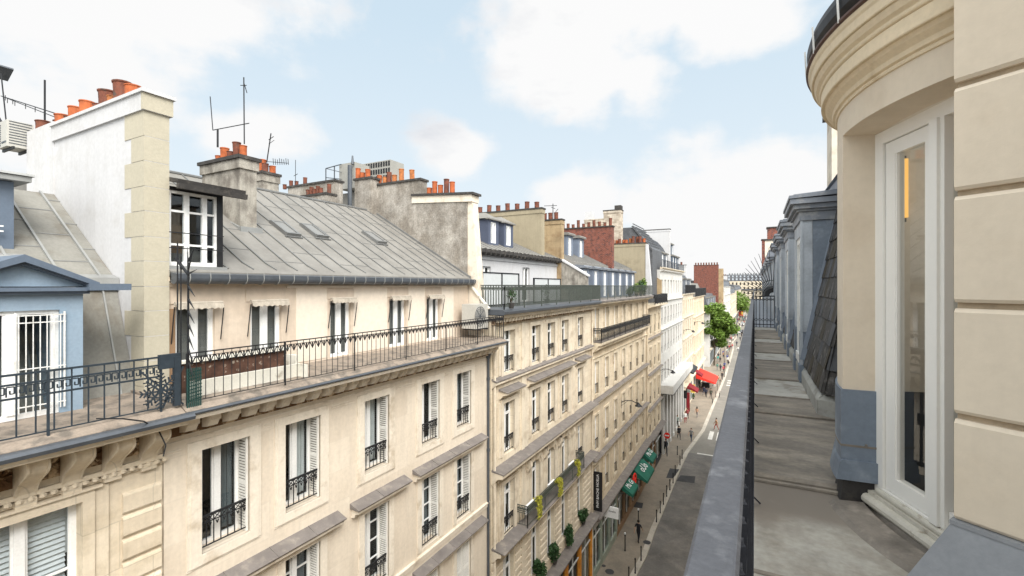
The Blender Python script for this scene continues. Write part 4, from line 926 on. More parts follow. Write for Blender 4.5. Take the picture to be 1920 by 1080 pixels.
# ---- building 2
X = -9.97
b2cols = [18.5, 21.4, 23.4, 25.5, 28.2]; b2rows = [(-4.0, -2.05), (-7.65, -5.3), (-11.35, -8.95), (-15.0, -12.3)]
b2 = haus(X, 16.9, 30.5, -1.3, b2cols, b2rows, 'stone2', 'stone2t', 'ornate limestone building with arched windows, planted iron balcony and grey green roof terrace rail', w=1.08, rec=.28, shopz=-15.9)
fill(b2, X, b2cols, b2rows[:2], 1.08, .28, .75, 0, True, False)
fill(b2, X, [b2cols[0], b2cols[4]], b2rows[2:3], 1.08, .28, .8, 0, True, False); fill(b2, X, b2cols[1:4], b2rows[2:3], 1.08, .28, None, 0, True, False)
fill(b2, X, b2cols, b2rows[3:], 1.08, .28, None, 0, True, False)
mb = MB()
for i, (a, d) in enumerate(b2rows[:3]):
    for j, c in enumerate(b2cols):
        surround(mb, X, c - .54, c + .54, a, d, .2, .06, i == 0); mb.box(X - .02, X + .035, c - .95, c - .78, a, d + .1); mb.box(X - .02, X + .035, c + .78, c + .95, a, d + .1)
        if i == 2 and 0 < j < 4:                                              # arches with keystones
            for k in range(10):
                t1, t2 = math.pi * k / 10, math.pi * (k + 1) / 10
                mb.prism([(X - .02, c + .60 * math.cos(t1), d - .3 + .58 * math.sin(t1)), (X - .02, c + .82 * math.cos(t1), d - .3 + .80 * math.sin(t1)), (X - .02, c + .82 * math.cos(t2), d - .3 + .80 * math.sin(t2)), (X - .02, c + .60 * math.cos(t2), d - .3 + .58 * math.sin(t2))], (.12, 0, 0))
            for s in (-1, 1):
                mb.prism([(X - .2, c + s * .54, d), (X - .2, c + s * .54, d - .32), (X - .2, c + s * .42, d - .12), (X - .2, c + s * .2, d - .03), (X - .2, c, d)], (.2, 0, 0))
                mb.prof([(0, d - .45), (.3, d + .05), (.25, d + .3), (0, d + .3)], c + s * 1.02 - .1, c + s * 1.02 + .1, X)
                for q in range(3): mb.box(X, X + .15 + .05 * q, c + s * 1.02 - .14 + .03 * q, c + s * 1.02 + .14 - .03 * q, d - .2 + .18 * q, d - .08 + .18 * q)
            mb.prof([(0, d + .0), (.2, d + .1), (.3, d + .55), (0, d + .55)], c - .14, c + .14, X)
for y in (19.9, 26.9): mb.box(X - .02, X + .062, y - .16, y + .16, -15.6, -1.5)
for y in (20.2, 26.6): mb.box(X - .02, X + .03, y - .3, y + .3, -15.6, -1.5)
z = -11.95
while z > -15.5:                                                              # rusticated mezzanine
    lo = [16.95] + [c + .6 for c in b2cols]; hi = [c - .6 for c in b2cols] + [30.45]
    for a, d in zip(lo, hi): mb.prof([(0, z - .30), (.05, z - .27), (.05, z - .03), (0, z)], a, d, X)
    z -= .36
part('moulding', mb, 'stone2t', b2)
mb = MB()
for c0, c1 in ((17.6, 19.45), (20.35, 26.5), (27.2, 29.3)):
    mb.prof([(0, -5.05), (.1, -5.0), (.22, -4.86), (.40, -4.82), (.42, -4.74), (0, -4.68)], c0, c1, X)
mb.prof([(0, -4.45), (.1, -4.38), (.22, -4.28), (.22, -4.2), (0, -4.12)], 16.95, 30.45, X)
mb.prof([(0, -8.55), (.15, -8.45), (.3, -8.28), (.55, -8.22), (.56, -8.08), (0, -8.02)], 16.95, 30.45, X)
mb.prof([(0, -11.9), (.15, -11.8), (.3, -11.62), (.45, -11.58), (.45, -11.45), (0, -11.4)], 16.95, 30.45, X)
mb.prof([(0, -11.9), (.3, -11.8), (.52, -11.6), (.62, -11.56), (.62, -11.43), (0, -11.38)], 19.2, 27.4, X)
part('string_course', mb, 'stone2t', b2)
mb = MB()
for c0, c1 in ((17.6, 19.45), (20.35, 26.5), (27.2, 29.3)): mb.prof([(0, -4.67), (.45, -4.735), (.45, -4.70), (0, -4.58)], c0 - .03, c1 + .03, X)
for z, p, a, d in ((-4.11, .25, 16.95, 30.45), (-8.01, .60, 16.95, 30.45), (-11.37, .66, 16.95, 30.45)): mb.prof([(0, z), (p, z - .06), (p, z - .02), (0, z + .08)], a, d, X)
part('ledge_cover', mb, 'lead', b2)
y = 17.0; mb = MB()
while y < 30.4: mb.prof([(.0, -1.64), (.36, -1.60), (.40, -1.435), (0, -1.435)], y, y + .16, X); mb.box(X, X + .16, y, y + .1, -8.62, -8.5); y += .30
part('dentils', mb, 'stone2t', b2)
mb = MB(); mb.box(X, X + .20, 16.95, 30.4, -1.70, -1.435); part('frieze', mb, 'dirty', b2)
mb = MB(); mb.prof([(-2.6, -1.43), (.42, -1.43), (.5, -1.40), (.56, -1.27), (-2.6, -1.27)], 16.85, 30.55, X); part('cornice', mb, 'stone2t', b2)
mb = MB(); mb.prof([(-2.6, -1.265), (.66, -1.265), (.74, -1.22), (.76, -1.12), (.62, -1.04), (-2.6, -1.0)], 16.82, 30.55, X); part('terrace_slab', mb, 'gutter', b2)
railing(b2, (X + .62, 16.95, -1.03), (X + .62, 30.45, -1.03), 1.03, .13, 'iron_grey', 'terrace_railing', 1.9, True, False, .032, .024)
railing(b2, (X + .62, 16.95, -1.03), (X - 1.6, 16.95, -1.03), 1.03, .13, 'iron_grey', 'terrace_railing', 1.9, True, False, .032, .024)
railing(b2, (X + .58, 19.3, -11.36), (X + .58, 27.3, -11.36), 1.0, .13, 'iron_grey', 'balcony_railing', 2.0, True, True, .026, .010)
railing(b2, (X, 19.3, -11.36), (X + .58, 19.3, -11.36), 1.0, .13, 'iron_grey', 'balcony_railing', 2.0, True, True, .026, .010)
railing(b2, (X, 27.3, -11.36), (X + .58, 27.3, -11.36), 1.0, .13, 'iron_grey', 'balcony_railing', 2.0, True, True, .026, .010)
mb = MB(); mb.bar((X + .1, 30.42, -1.5), (X + .1, 30.42, GZ), .06, 6); mb.bar((X + .1, 17.05, -1.5), (X + .1, 17.05, GZ), .06, 6); part('drain_pipe', mb, 'stone2t', b2)
# set back white storey, dormers, zinc roof
XW = -12.5; mb = MB(); facade(mb, XW, 16.9, 30.5, -1.1, 1.75, [(20.2, 21.2, -1, 1.0), (25.0, 26.0, -1, 1.1)], .2); mb.box(XW - .01, XW + .06, 16.9, 30.5, 1.35, 1.5); mb.quad((XW, 16.9, -1), (-22, 16.9, -1), (-22, 16.9, 1.8), (XW, 16.9, 1.8)); part('set_back_wall', mb, 'white_wall', b2)
window(b2, XW, 20.7, -1, 1, 2, .2, 0, cur='g'); window(b2, XW, 25.5, -1, 1, 2.1, .2, 0, cur='l')
mb = MB(); mb.prof([(.22, 1.75), (.25, 1.9), (-3.2, 3.4), (-9, 3.9), (-9, 1.2), (0, 1.7)], 16.9, 30.5, XW, 0)
y = 17.2
while y < 30.4: mb.bar((XW + .2, y, 1.93), (XW - 3.2, y, 3.43), .025, 4, mi=1); y += .65
part('roof', mb, ['zinc', 'seam'], b2)
mb = MB(); mb.prof([(.15, 1.72), (.18, 1.62), (.32, 1.6), (.40, 1.7), (.40, 1.86), (.36, 1.86), (.34, 1.74)], 16.9, 30.5, XW); y = 17
while y < 30.4: mb.box(XW + .15, XW + .43, y, y + .04, 1.58, 1.9); y += .5
part('roof_gutter', mb, 'capst', b2)
def dormer(parent, xf, yc, z0, z1, w, m='dormer_blue', roof='hip', back=2.0, ww=.62, cap='zinc', mat_w='wpaint'):
    mb = MB(); a, b = yc - w / 2, yc + w / 2; wa, wb = yc - ww / 2, yc + ww / 2
    mb.box(xf - back, xf, a, wa, z0, z1); mb.box(xf - back, xf, wb, b, z0, z1); mb.box(xf - back, xf, wa, wb, z1 - .16, z1); mb.box(xf - back, xf, wa, wb, z0, z0 + .15); mb.box(xf - back, xf - .6, wa, wb, z0 + .15, z1 - .16)
    d = part('dormer', mb, m, parent)
    mb = MB()
    if roof == 'hip':
        o = .14; A = [(xf + o, a - o, z1), (xf + o, b + o, z1), (xf - back, b + o, z1 + .02), (xf - back, a - o, z1 + .02)]; T = [(xf - w * .45, yc, z1 + .42), (xf - back, yc, z1 + .48)]
        mb.add(A + T, [(0, 1, 4), (1, 2, 5, 4), (3, 0, 4, 5), (0, 3, 2, 1)]); mb.box(xf - .1, xf + o, a - o, b + o, z1 - .06, z1 - .004)
    else:
        mb.prof([(.18, z1 + .0), (.2, z1 + .12), (.12, z1 + .2), (-back, z1 + .35), (-back, z1)], a - .12, b + .12, xf)
    part('dormer_roof', mb, cap, d)
    h = z1 - z0 - .31
    window(parent, xf, yc, z0 + .15, ww, h, .10, 0, cur=rnd.choice(['f', 'g', 'b']), far=True)
    return d
for y in (19.9, 22.6, 24.4): dormer(b2, -13.15, y, 2.25, 3.75, 1.15, ww=.62)
ch = chimney(b2, -19.5, -12.55, 27.9, 28.4, .5, 5.2, 'beige_chim')
pots(ch, '', [(-19 + .75 * k, 28.15, 5.2, .16, .42 + .08 * (k % 2)) for k in range(9)], 'pot_dark')
ch = chimney(b2, -15.5, -12.15, 30.45, 30.95, -.5, 4.75, 'brown_chim')
pots(ch, '', [(-14.9 + .45 * k, 30.7, 4.75, .15, .5) for k in range(6)], 'pot_dark')
mb = MB(); mb.prof([(-12.15, 1.8), (-10.3, .68), (-10.3, -1.05), (-12.5, -1.05), (-12.5, 1.8)], 30.46, 30.9, 0, 0); mb.prof([(-12.2, 1.78), (-10.2, .62), (-10.2, .72), (-12.2, 1.90)], 30.4, 30.96, 0, 1)
part('sloping_party_wall', mb, ['stained', 'white_wall'], b2)
# terrace screens
for k, (ya, yb) in enumerate(((17.7, 21.3), (23.2, 27.1))):
    t = thing('privacy_screen', (-10.4, (ya + yb) / 2, -1), ('left' if k == 0 else 'right') + ' of the two dark framed frosted screens on the roof terrace before the white wall', 'screen', 'frosted terrace screens')
    mb = MB(); x = -10.9; zt = .62 if k == 0 else .42
    for y in (ya, (ya + yb) / 2, yb): mb.box(x - .04, x + .04, y - .045, y + .045, -1.0, zt)
    for a, d in ((ya, (ya + yb) / 2), ((ya + yb) / 2, yb)):
        for z in (-.97, zt - .06): mb.box(x - .025, x + .025, a + .03, d - .03, z, z + .06)
    part('frame', mb, 'iron', t)
    mb = MB(); mb.box(x - .008, x + .008, ya + .03, yb - .03, -.92, zt - .06); part('panel', mb, 'screen', t)
antenna('television_antenna', [((-12.9, 30.7, 4.7), (-12.9, 30.7, 5.9), .03), ((-13.6, 30.7, 5.8), (-12.6, 30.7, 5.75), .02), ((-12.9, 30.4, 5.6), (-12.9, 31.1, 5.6), .02), ((-12.7, 30.7, 5.3), (-12.5, 30.7, 5.5), .02)], 'small antenna above the sandstone chimney beyond the two blue dormers')

def leaves(mb, c, rad, n, size, seed=0, shell=.5):
    r = random.Random(seed); c = Vector(c)
    for _ in range(n):
        d = Vector((r.gauss(0, 1), r.gauss(0, 1), r.gauss(0, 1))).normalized(); k = r.random() ** shell
        p = c + Vector((d.x * rad[0], d.y * rad[1], d.z * rad[2])) * k
        a = Vector((r.uniform(-1, 1), r.uniform(-1, 1), r.uniform(-.5, .5))).normalized(); b = a.cross(Vector((r.uniform(-1, 1), r.uniform(-1, 1), r.uniform(-1, 1)))).normalized(); s = size * r.uniform(.6, 1.3)
        mb.add([p - a * s, p + b * s * .5, p + a * s, p - b * s * .5], [(0, 1, 2, 3)])
def bush(loc, rad, n, size, m, label, cat='plant', name='potted_plant', group=None, pot=True, seed=1, trail=0):
    t = thing(name, loc, label, cat, group); x, y, z = loc
    if pot:
        mb = MB(); mb.lathe([(.10, 0), (.15, .2), (.16, .21), (.16, .24), (.13, .24)], loc, 10); part('pot', mb, 'capst', t)
    mb = MB(); r = random.Random(seed)
    for k in range(5):
        o = (x + r.uniform(-.4, .4) * rad[0], y + r.uniform(-.4, .4) * rad[1], z + .14 + rad[2] * r.uniform(.45, 1.2)); leaves(mb, o, [q * .65 for q in rad], n // 5, size, seed + k)
    for k in range(trail):
        yy = y + r.uniform(-.3, .3); 
        for q in range(9): leaves(mb, (x + .14 + r.uniform(-.03, .03), yy, z + .25 - q * .09), (.06, .08, .06), 6, size, seed + 50 + k * 9 + q)
    part('foliage', mb, m, t)
    mb = MB()
    for k in range(6): mb.bar((x, y, z + .2), (x + r.uniform(-.5, .5) * rad[0], y + r.uniform(-.5, .5) * rad[1], z + .3 + rad[2] * r.uniform(.8, 1.4)), .012, 4, .004)
    part('stems', mb, 'bark', t); return t
for k, y in enumerate((20.3, 22.9, 25.9)):
    bush((X + .64, y, -10.75), (.20, .40, .20), 220, .05, 'leaf_y', ['lowest and nearest', 'middle', 'farthest'][k] + ' of the three yellow green trailing plants on the black stone balcony', 'plant', 'trailing_plant', 'yellow plants on the balcony', False, 5 + k, 7)
    mb = MB(); mb.box(X + .45, X + .57, y - 1.0, y - .2, -10.75, -10.35)
    solo('white_box', mb, 'white', (X + .5, y - .6, -10.7), 'white box beside the ' + ['lowest', 'middle', 'farthest'][k] + ' yellow plant on the balcony', 'box', 'white boxes on the balcony')
for k, y in enumerate((21.4, 23.4, 25.5, 28.2)):
    bush((X + .16, y + .2, -15.45), (.36, .42, .65) if k < 3 else (.3, .4, .5), 800, .085, 'leaf_d', ['lowest', 'second', 'third', 'farthest and smallest'][k] + ' dark green shrub in the row above the orange shop', 'shrub', 'shrub', 'dark shrubs under the balcony', True, 20 + k)
bush((-9.3, 17.5, -1.0), (.3, .5, .45), 150, .05, 'leaf_d', 'thin green plant behind the near end of the grey green terrace rail', 'plant', 'potted_plant', None, True, 33)
bush((-10.2, 23.4, -1.0), (.3, .5, .55), 120, .05, 'leaf_d', 'sparse green plant before the right frosted screen on the roof terrace', 'plant', 'potted_plant', None, True, 34)
# ledge above the shops and the orange shopfront
def ledge(b, y0, y1, z=-15.75, X=-10, m='lead'):
    mb = MB(); mb.prof([(0, z - .25), (.3, z - .22), (.62, z - .12), (.66, z), (.62, z + .05), (0, z + .12)], y0, y1, X); part('shop_ledge', mb, m, b)
ledge(b2, 16.9, 30.5, -15.7, X)
def shopfront(parent, X, y0, y1, zt, m, n, label, name='shopfront', sign=None, glassm='glass', kick=.5, door=None):
    mb = MB(); zb = GZ + .0; w = (y1 - y0) / n
    mb.box(X - .1, X + .1, y0, y1, zt - .75, zt, 0); mb.box(X - .1, X + .08, y0, y1, zb, zb + kick, 0)
    for k in range(n + 1): y = y0 + k * w; mb.box(X - .1, X + .12, max(y0, y - .13), min(y1, y + .13), zb + kick, zt - .75, 0)
    for k in range(n):
        y = y0 + (k + .5) * w; mb.box(X - .05, X + .02, y - .03, y + .03, zb + kick, zt - .75, 1); mb.box(X - .05, X + .02, y0 + k * w + .13, y0 + (k + 1) * w - .13, zt - 1.5, zt - 1.43, 1)
    mb.box(X - 1.6, X - 1.5, y0, y1, zb, zt, 2)
    f = part(name, mb, [m, 'wframe', 'room'], parent, label=label)
    mb = MB(); mb.quad((X - .02, y0, zb + kick), (X - .02, y1, zb + kick), (X - .02, y1, zt - .75), (X - .02, y0, zt - .75)); part('pane', mb, glassm, f)
    r = random.Random(int(y0 * 10)); mb = MB()
    for k in range(n * 3):
        yy = r.uniform(y0 + .3, y1 - .3); mb.box(X - .9, X - .5, yy - .12, yy + .12, zb + kick, zb + kick + r.uniform(.4, 1.7))
    part('window_display', mb, r.choice(['curtain', 'beige_chim', 'white']), f)
    return f
shopfront(b2, X, 16.95, 21.0, -15.95, 'stone2t', 2, 'stone shopfront'); shopfront(b2, X, 21.0, 30.4, -15.95, 'orange', 4, 'orange painted shopfront with tall glass doors')
# ---- building 3
X3 = -10.0
b3cols = [31.75 + 2.53 * k for k in range(7)]; b3rows = [(-3.75, -1.65), (-7.8, -5.45), (-11.75, -9.25), (-15.2, -12.9)]
b3 = haus(X3, 30.52, 49.0, -1.3, b3cols, b3rows, 'stone3', 'stone3t', 'long golden stone building of seven bays with a black planted balcony and pale blue dormers', w=1.0, shopz=-16.3)
for i in range(4): fill(b3, X3, b3cols, b3rows[i:i + 1], 1.0, .25, None if i == 0 else .75, 0, True)
mb = MB()
for i, (a, d) in enumerate(b3rows):
    for c in b3cols: surround(mb, X3, c - .5, c + .5, a, d, .17, .06, True); mb.box(X3 - .02, X3 + .03, c - .86, c - .72, a, d + .1); mb.box(X3 - .02, X3 + .03, c + .72, c + .86, a, d + .1)
part('moulding', mb, 'stone3t', b3)
course(b3, X3, 30.55, 48.95, (-8.15, -12.2), 'stone3t', .35, .3, lead='lead'); course(b3, X3, 30.55, 48.95, (-5.1,), 'stone3t', .12, .12)
mb = MB(); mb.prof([(0, -4.75), (.2, -4.6), (.5, -4.2), (.72, -4.15), (.75, -4.0), (0, -3.95)], 30.6, 47.2, X3)
y = 30.7
while y < 47.1: mb.prof([(0, -4.75), (.55, -4.4), (.55, -4.22), (0, -4.22)], y, y + .17, X3); y += .36
mb.prof([(0, -1.6), (.3, -1.4), (.65, -1.3), (.65, -1.12), (-2.5, -1.05)], 30.6, 49.1, X3)
part('cornice', mb, 'stone3t', b3)
mb = MB(); mb.prof([(.55, -1.16), (.72, -1.2), (.74, -1.08), (.6, -1.02), (-1, -1.0), (-1, -1.03)], 30.6, 49.1, X3); mb.box(X3, X3 + .72, 30.6, 47.2, -3.94, -3.92); part('ledge_cover', mb, 'lead', b3)
for p, q in (((X3 + .7, 30.62, -3.92), (X3 + .7, 47.15, -3.92)), ((X3, 30.62, -3.92), (X3 + .7, 30.62, -3.92)), ((X3, 47.15, -3.92), (X3 + .7, 47.15, -3.92))): railing(b3, p, q, .95, .13, 'iron', 'balcony_railing', 1.6, True, True, .032, .014)
railing(b3, (X3 + .6, 30.7, -1.03), (X3 + .6, 49.0, -1.03), 1.0, .15, 'iron_grey', 'terrace_railing', 1.9, False, False, .028, .012)
mb = MB(); mb.prof([(-1.1, -1.05), (-1.5, 1.5), (-1.5, 1.7), (-4.5, 3.2), (-9, 3.6), (-9, -1.1)], 30.95, 48.9, X3)
y = 31.2
while y < 48.8: mb.bar((X3 - 1.5, y, 1.72), (X3 - 4.5, y, 3.22), .03, 4, mi=1); y += .7
part('roof', mb, ['zinc', 'seam'], b3)
for c in [32.2 + 2.45 * k for k in range(7)]: dormer(b3, -10.95, c, -1.03, 1.25, 1.45, 'blue_mid', 'flat', 1.4, .72, cap='rcap')
for y in (33.6, 36.2): dormer(b3, -12.7, y, 2.15, 3.85, 1.35, 'blue_mid', 'flat', 2.4, .66)
ch = chimney(b3, -16.2, -11.15, 40.0, 40.6, .8, 5.3, 'brick', band=False)
pots(ch, '', [(-15.9 + .5 * k, 40.3, 5.3, .14, .35 + .25 * (k % 3 == 0) + .1 * (k % 2)) for k in range(10)], 'pot_dark')
ch = chimney(b3, -13.8, -10.1, 48.95, 49.5, -1, 4.5, 'beige_chim'); mb = MB(); mb.prof([(-10.1, 4.3), (-9.9, 4.3), (-9.45, -1.05), (-10.1, -1.05)], 48.9, 49.5); part('coping', mb, 'white_wall', ch)
r = random.Random(4); pots(ch, '', [(-13.6 + .36 * k, 49.1 + .28 * (k % 2), 4.5, .16, r.uniform(.35, .75)) for k in range(10)])
ch = chimney(b3, -17.0, -14.8, 49.6, 50.6, 1, 7.4, 'pale_brick', cap='pale_brick'); ch = chimney(b3, -14.8, -12.9, 49.6, 50.6, 1, 8.3, 'pale_brick'); mb = MB(); mb.box(-13.6, -12.9, 49.7, 50.5, 8.3, 8.75); part('vent', mb, 'capst', ch)
mb = MB(); p = Vector((-16.6, 50, 7.4)); mb.box(p.x - .4, p.x + .5, 49.8, 50.4, 7.4, 8.3); part('vent', mb, 'white_wall', b3)
mb = MB(); mb.prof([(-12.8, 6.9), (-12.6, 7.0), (-10.4, 4.2), (-10.4, 3.9)], 54, 60)
for k in range(7): mb.bar((-12.6 + k * .33, 54, 7.2 - k * .42), (-12.6 + k * .33, 60, 7.2 - k * .42), .06, 4)
mb.prof([(-12.8, 6.8), (-10.4, 3.9), (-10.4, -2), (-14, -2), (-14, 6.8)], 54.1, 59.9); part('glazed_roof', mb, 'darkroof', b3)
mb = MB(); mb.bar((X3 + .1, 48.9, -1.5), (X3 + .1, 48.9, -16), .06, 6); part('drain_pipe', mb, 'stone3t', b3)
for k, y in enumerate((40.6, 43.2, 45.0, 46.6)):
    bush((-9.75, y, -1.0), (.45, .8, .5 + .15 * k), 420, .10, 'leaf' if k % 2 else 'leaf_d', ['first', 'second', 'third', 'fourth and tallest'][k] + ' green bush behind the terrace rail before the pale blue dormers', 'bush', 'bush', 'green bushes on the roof terrace', True, 60 + k)
ledge(b3, 30.5, 49.0, -16.05); 
shopfront(b3, X3, 30.6, 37.0, -16.3, 'teal', 3, 'pale grey green shopfront with a lettered white fascia'); shopfront(b3, X3, 37.0, 48.9, -16.3, 'brownshop', 5, 'brown timber cafe front')
# ---- building 3b
X4 = -9.95
c4 = [50.6, 53.0, 55.4]; r4 = [(-5.2, -3.2), (-8.9, -6.7), (-12.8, -10.5), (-15.9, -14.0)]
b4 = haus(X4, 49.02, 56.9, -2.2, c4, r4, 'stone3', 'stone3t', 'narrow golden stone building of three bays with a black bowed rail on top', w=.95, shopz=-16.4)
fill(b4, X4, c4, r4, .95, .25, .75); mb = MB()
for a, d in r4:
    for c in c4: surround(mb, X4, c - .48, c + .48, a, d, .16, .06)
part('moulding', mb, 'stone3t', b4); course(b4, X4, 49.05, 56.85, (-5.7, -9.5, -13.3), 'stone3t', .3, .25, lead='lead')
mb = MB(); mb.prof([(0, -2.5), (.4, -2.3), (.8, -2.2), (.8, -2.05), (-3, -2.0)], 49.0, 57.0, X4); part('cornice', mb, 'stone3t', b4)
for p, q in (((X4 + .75, 49.1, -2.03), (X4 + .75, 56.8, -2.03)), ((X4, 49.1, -2.03), (X4 + .75, 49.1, -2.03)), ((X4, 56.8, -2.03), (X4 + .75, 56.8, -2.03))): railing(b4, p, q, 1.05, .12, 'iron', 'terrace_railing', 1.6, True, True, .04, .022)
mb = MB(); facade(mb, -11.3, 49.5, 57, -2.0, .9, [(50.2, 51.2, -1.9, .3), (53, 54, -1.9, .3)], .2); part('set_back_wall', mb, 'white_wall', b4)
window(b4, -11.3, 50.7, -1.9, 1, 2.2, .2, far=True, cur='f'); window(b4, -11.3, 53.5, -1.9, 1, 2.2, .2, far=True, cur='g')
mb = MB(); mb.prof([(-11.2, .9), (-13.5, 2.2), (-20, 2.4), (-20, -2), (-11.4, -2), (-11.4, .85)], 49.5, 57); part('roof', mb, 'zinc', b4)
ledge(b4, 49.0, 56.9, -16.2, X4); shopfront(b4, X4, 49.1, 53, -16.4, 'brownshop', 2, 'brown shopfront'); shopfront(b4, X4, 53, 56.8, -16.4, 'black', 1, 'black shop entrance with a pale frame')
# ---- building 4 : white with portico
X5 = -10.05
c5 = [58.3 + 2.32 * k for k in range(8)]; r5 = [(-1.2, .7), (-4.9, -2.7), (-8.4, -5.9), (-11.9, -9.7)]
b5 = haus(X5, 56.95, 76.0, 1.9, c5, r5, 'white_facade', 'white_facade', 'bright white building of eight bays with a white canopy and columns at street level', w=1.15, shopz=-13)
fill(b5, X5, c5, r5, 1.15, .3, None, cu=[None, None, 'g', None, 'l'])
mb = MB()
for c in c5:
    for a, d in r5[1:]: mb.bar((X5 - .05, c - .5, a + .8), (X5 - .05, c + .5, a + .8), .03); mb.box(X5 - .08, X5 - .04, c - .57, c - .2, a, a + .8)
part('guard_rail', mb, 'iron', b5); course(b5, X5, 57, 76, (1.9, -1.8, -5.3), 'white_facade', .3, .25); course(b5, X5, 57, 76, (2.2,), 'cream_facade', .4, .3)
mb = MB(); mb.box(X5, X5 + 1.5, 57.0, 76.5, -13.0, -12.0, 0); mb.box(X5, X5 + 1.54, 56.96, 76.54, -13.05, -12.98, 1); cn = part('canopy', mb, ['white_facade', 'black'], b5)
mb = MB(); mb.box(X5 - 1.6, X5 - 1.5, 57, 76, GZ, -13, 1)
for k in range(8): y = 58.2 + k * 2.45; mb.box(X5 - .3, X5 + .25, y - .35, y + .35, GZ, -13, 0); mb.box(X5 - .35, X5 + .32, y - .42, y + .42, GZ, GZ + .5, 0); mb.box(X5 - .35, X5 + .32, y - .42, y + .42, -13.4, -13.05, 0)
part('column', mb, ['white_facade', 'curtain_g'], b5)
mb = MB(); pr = [(-.7, 2.1), (-.75, 3.2), (-1.0, 4.3), (-1.5, 5.3), (-2.2, 6.1), (-3.2, 6.7), (-3.2, 7.0), (-9, 7.2), (-9, 2)]
mb.prof(pr, 57.5, 67.5, X5, 0); 
for k in range(13): 
    y = 57.7 + k * .8
    for p, q in zip(pr[:5], pr[1:6]): mb.bar((X5 + p[0], y, p[1]), (X5 + q[0], y, q[1]), .06, 4, mi=1)
part('roof', mb, ['darkroof', 'gutter'], b5)
for y in (59.5, 62.5, 65.5): dormer(b5, X5 - .65, y, 2.3, 4.2, 1.4, 'rcap', 'flat', 1.6, .8)
mb = MB(); mb.prof([(-.4, 2.0), (-.7, 4.5), (-9, 4.8), (-9, 2)], 68.2, 76, X5, 0); part('roof', mb, 'darkroof', b5)
for y in (69.5, 71.8, 74.1): dormer(b5, X5 - .35, y, 2.2, 4.2, 1.3, 'blue_dk', 'flat', 1.6, .75); dormer(b5, X5 - 1.2, y, 4.6, 6.2, 1.3, 'blue_dk', 'flat', 1.6, .75)
railing(b5, (X5 + .2, 57, 2.2), (X5 + .2, 76, 2.2), .9, .4, 'gutter', 'roof_railing', 2, top=.04, bars=.02)
ch = chimney(b5, -14.2, -10.6, 67.5, 68.2, 2, 8.0, 'white_wall', cap='capst'); ch = chimney(b5, -17, -14.2, 67.5, 68.2, 2, 7.3, 'white_wall')
mb = MB(); mb.prof([(-11.8, 1.9), (-9.9, .6), (-9.9, -2), (-11.8, -2)], 56.9, 57.3); part('side_wall', mb, 'brown_chim', b5)
# ---- far buildings as simpler individual houses
def far_house(y0, y1, top, nb, rows, m, label, X=-10, roof='darkroof', rh=3.0, w=1.1, chm='white_wall', ch=True, dorm=True, shop='stone3t', group=None, setb=1.0, wall2=None):
    sp = (y1 - y0) / nb; cols = [y0 + sp * (k + .5) for k in range(nb)]
    b = haus(X, y0, y1, top, cols, rows, m, m, label, w=w, shopz=None)
    fill(b, X, cols, rows, w, .25, None, cu=[None, None, 'g', 'l', 'b'])
    course(b, X, y0, y1, [a - .5 for a, d in rows[:-1]] + [top], m, .3, .25)
    mb = MB(); mb.prof([(-.2, top), (-.3, top + .1), (-1.3, top + rh), (-8, top + rh + .6), (-9, top)], y0, y1, X); part('roof', mb, roof, b)
    if dorm:
        for c in cols[::2]: dormer(b, X - .35, c, top + .2, top + rh * .75, 1.3, 'rcap', 'flat', 1.2, .8)
    if ch:
        c_ = chimney(b, X - 6, X - 1.2, y1 - .8, y1, top, top + rh + 2.0, chm)
        pots(c_, '', [(X - 5.5 + k * .7, y1 - .4, top + rh + 2.0, .18, .5) for k in range(6)], 'pot_dark')
    mb = MB()
    k = y0 + .6
    while k < y1 - 1.5: mb.box(X - .0, X + .04, k, min(k + 2.2, y1 - .3), GZ + .4, GZ + 3.4); k += 3.0
    part('shop_window', mb, 'curtain_g', b, label=None)
    mb = MB(); mb.prof([(0, -16.3), (.5, -16.1), (.5, -15.9), (0, -15.8)], y0, y1, X); part('shop_ledge', mb, shop, b)
    return b
b6 = far_house(76.05, 90, -1.4, 5, [(-4.6, -2.4), (-8, -5.8), (-11.6, -9.4), (-15, -13)], 'cream_facade', 'cream building of five bays just beyond the bright white one', rh=3.2)
b7 = far_house(90.05, 110, -2.2, 7, [(-5.4, -3.2), (-8.8, -6.6), (-12.2, -10), (-15.4, -13.5)], 'stone3', 'cream stone corner building with iron railed top just before the first street tree', roof='zinc', rh=2.6, dorm=False, ch=False)
railing(b6, (-9.6, 76.1, -1.35), (-9.6, 90, -1.35), 1.4, .4, 'iron', 'terrace_railing', 2, top=.05, bars=.04)
railing(b7, (-9.6, 90.1, -2.15), (-9.6, 110, -2.15), 1.6, .3, 'iron', 'terrace_railing', 2, top=.06, bars=.06)
b8 = far_house(125, 150, -6, 7, [(-9.6, -7.4), (-13.2, -11), (-16.8, -14.4)], 'white_facade', 'low white corner house with hipped slate roof behind the first street tree', rh=3.6, ch=False)
mb = MB(); mb.box(-13.2, -12.0, 124.9, 125, -10.2, -7.6); part('window', mb, 'iron', b8)
ch = chimney(b8, -16.5, -9.6, 150, 151, -6, 6.2, 'brick', band=False); pots(ch, '', [(-16 + k * .75, 150.5, 6.2, .2, .7) for k in range(9)], 'pot_dark'); mb = MB(); mb.box(-9.6, -8.3, 150.1, 151.2, -8, 5.0); part('chimney', mb, 'brown_chim', b8)
far_house(151.3, 185, -2.0, 9, [(-5.4, -3.2), (-8.8, -6.4), (-12.2, -9.8), (-15.8, -13.4)], 'white_facade', 'white house beyond the tall red brick chimney wall', rh=3)
far_house(185.1, 230, -.5, 12, [(-3, -1.4), (-5.8, -3.6), (-9.4, -7.2), (-13, -10.6), (-16, -14)], 'white_facade', 'second white house beyond the brick chimney, left of the far tree', X=-9.8, rh=3)
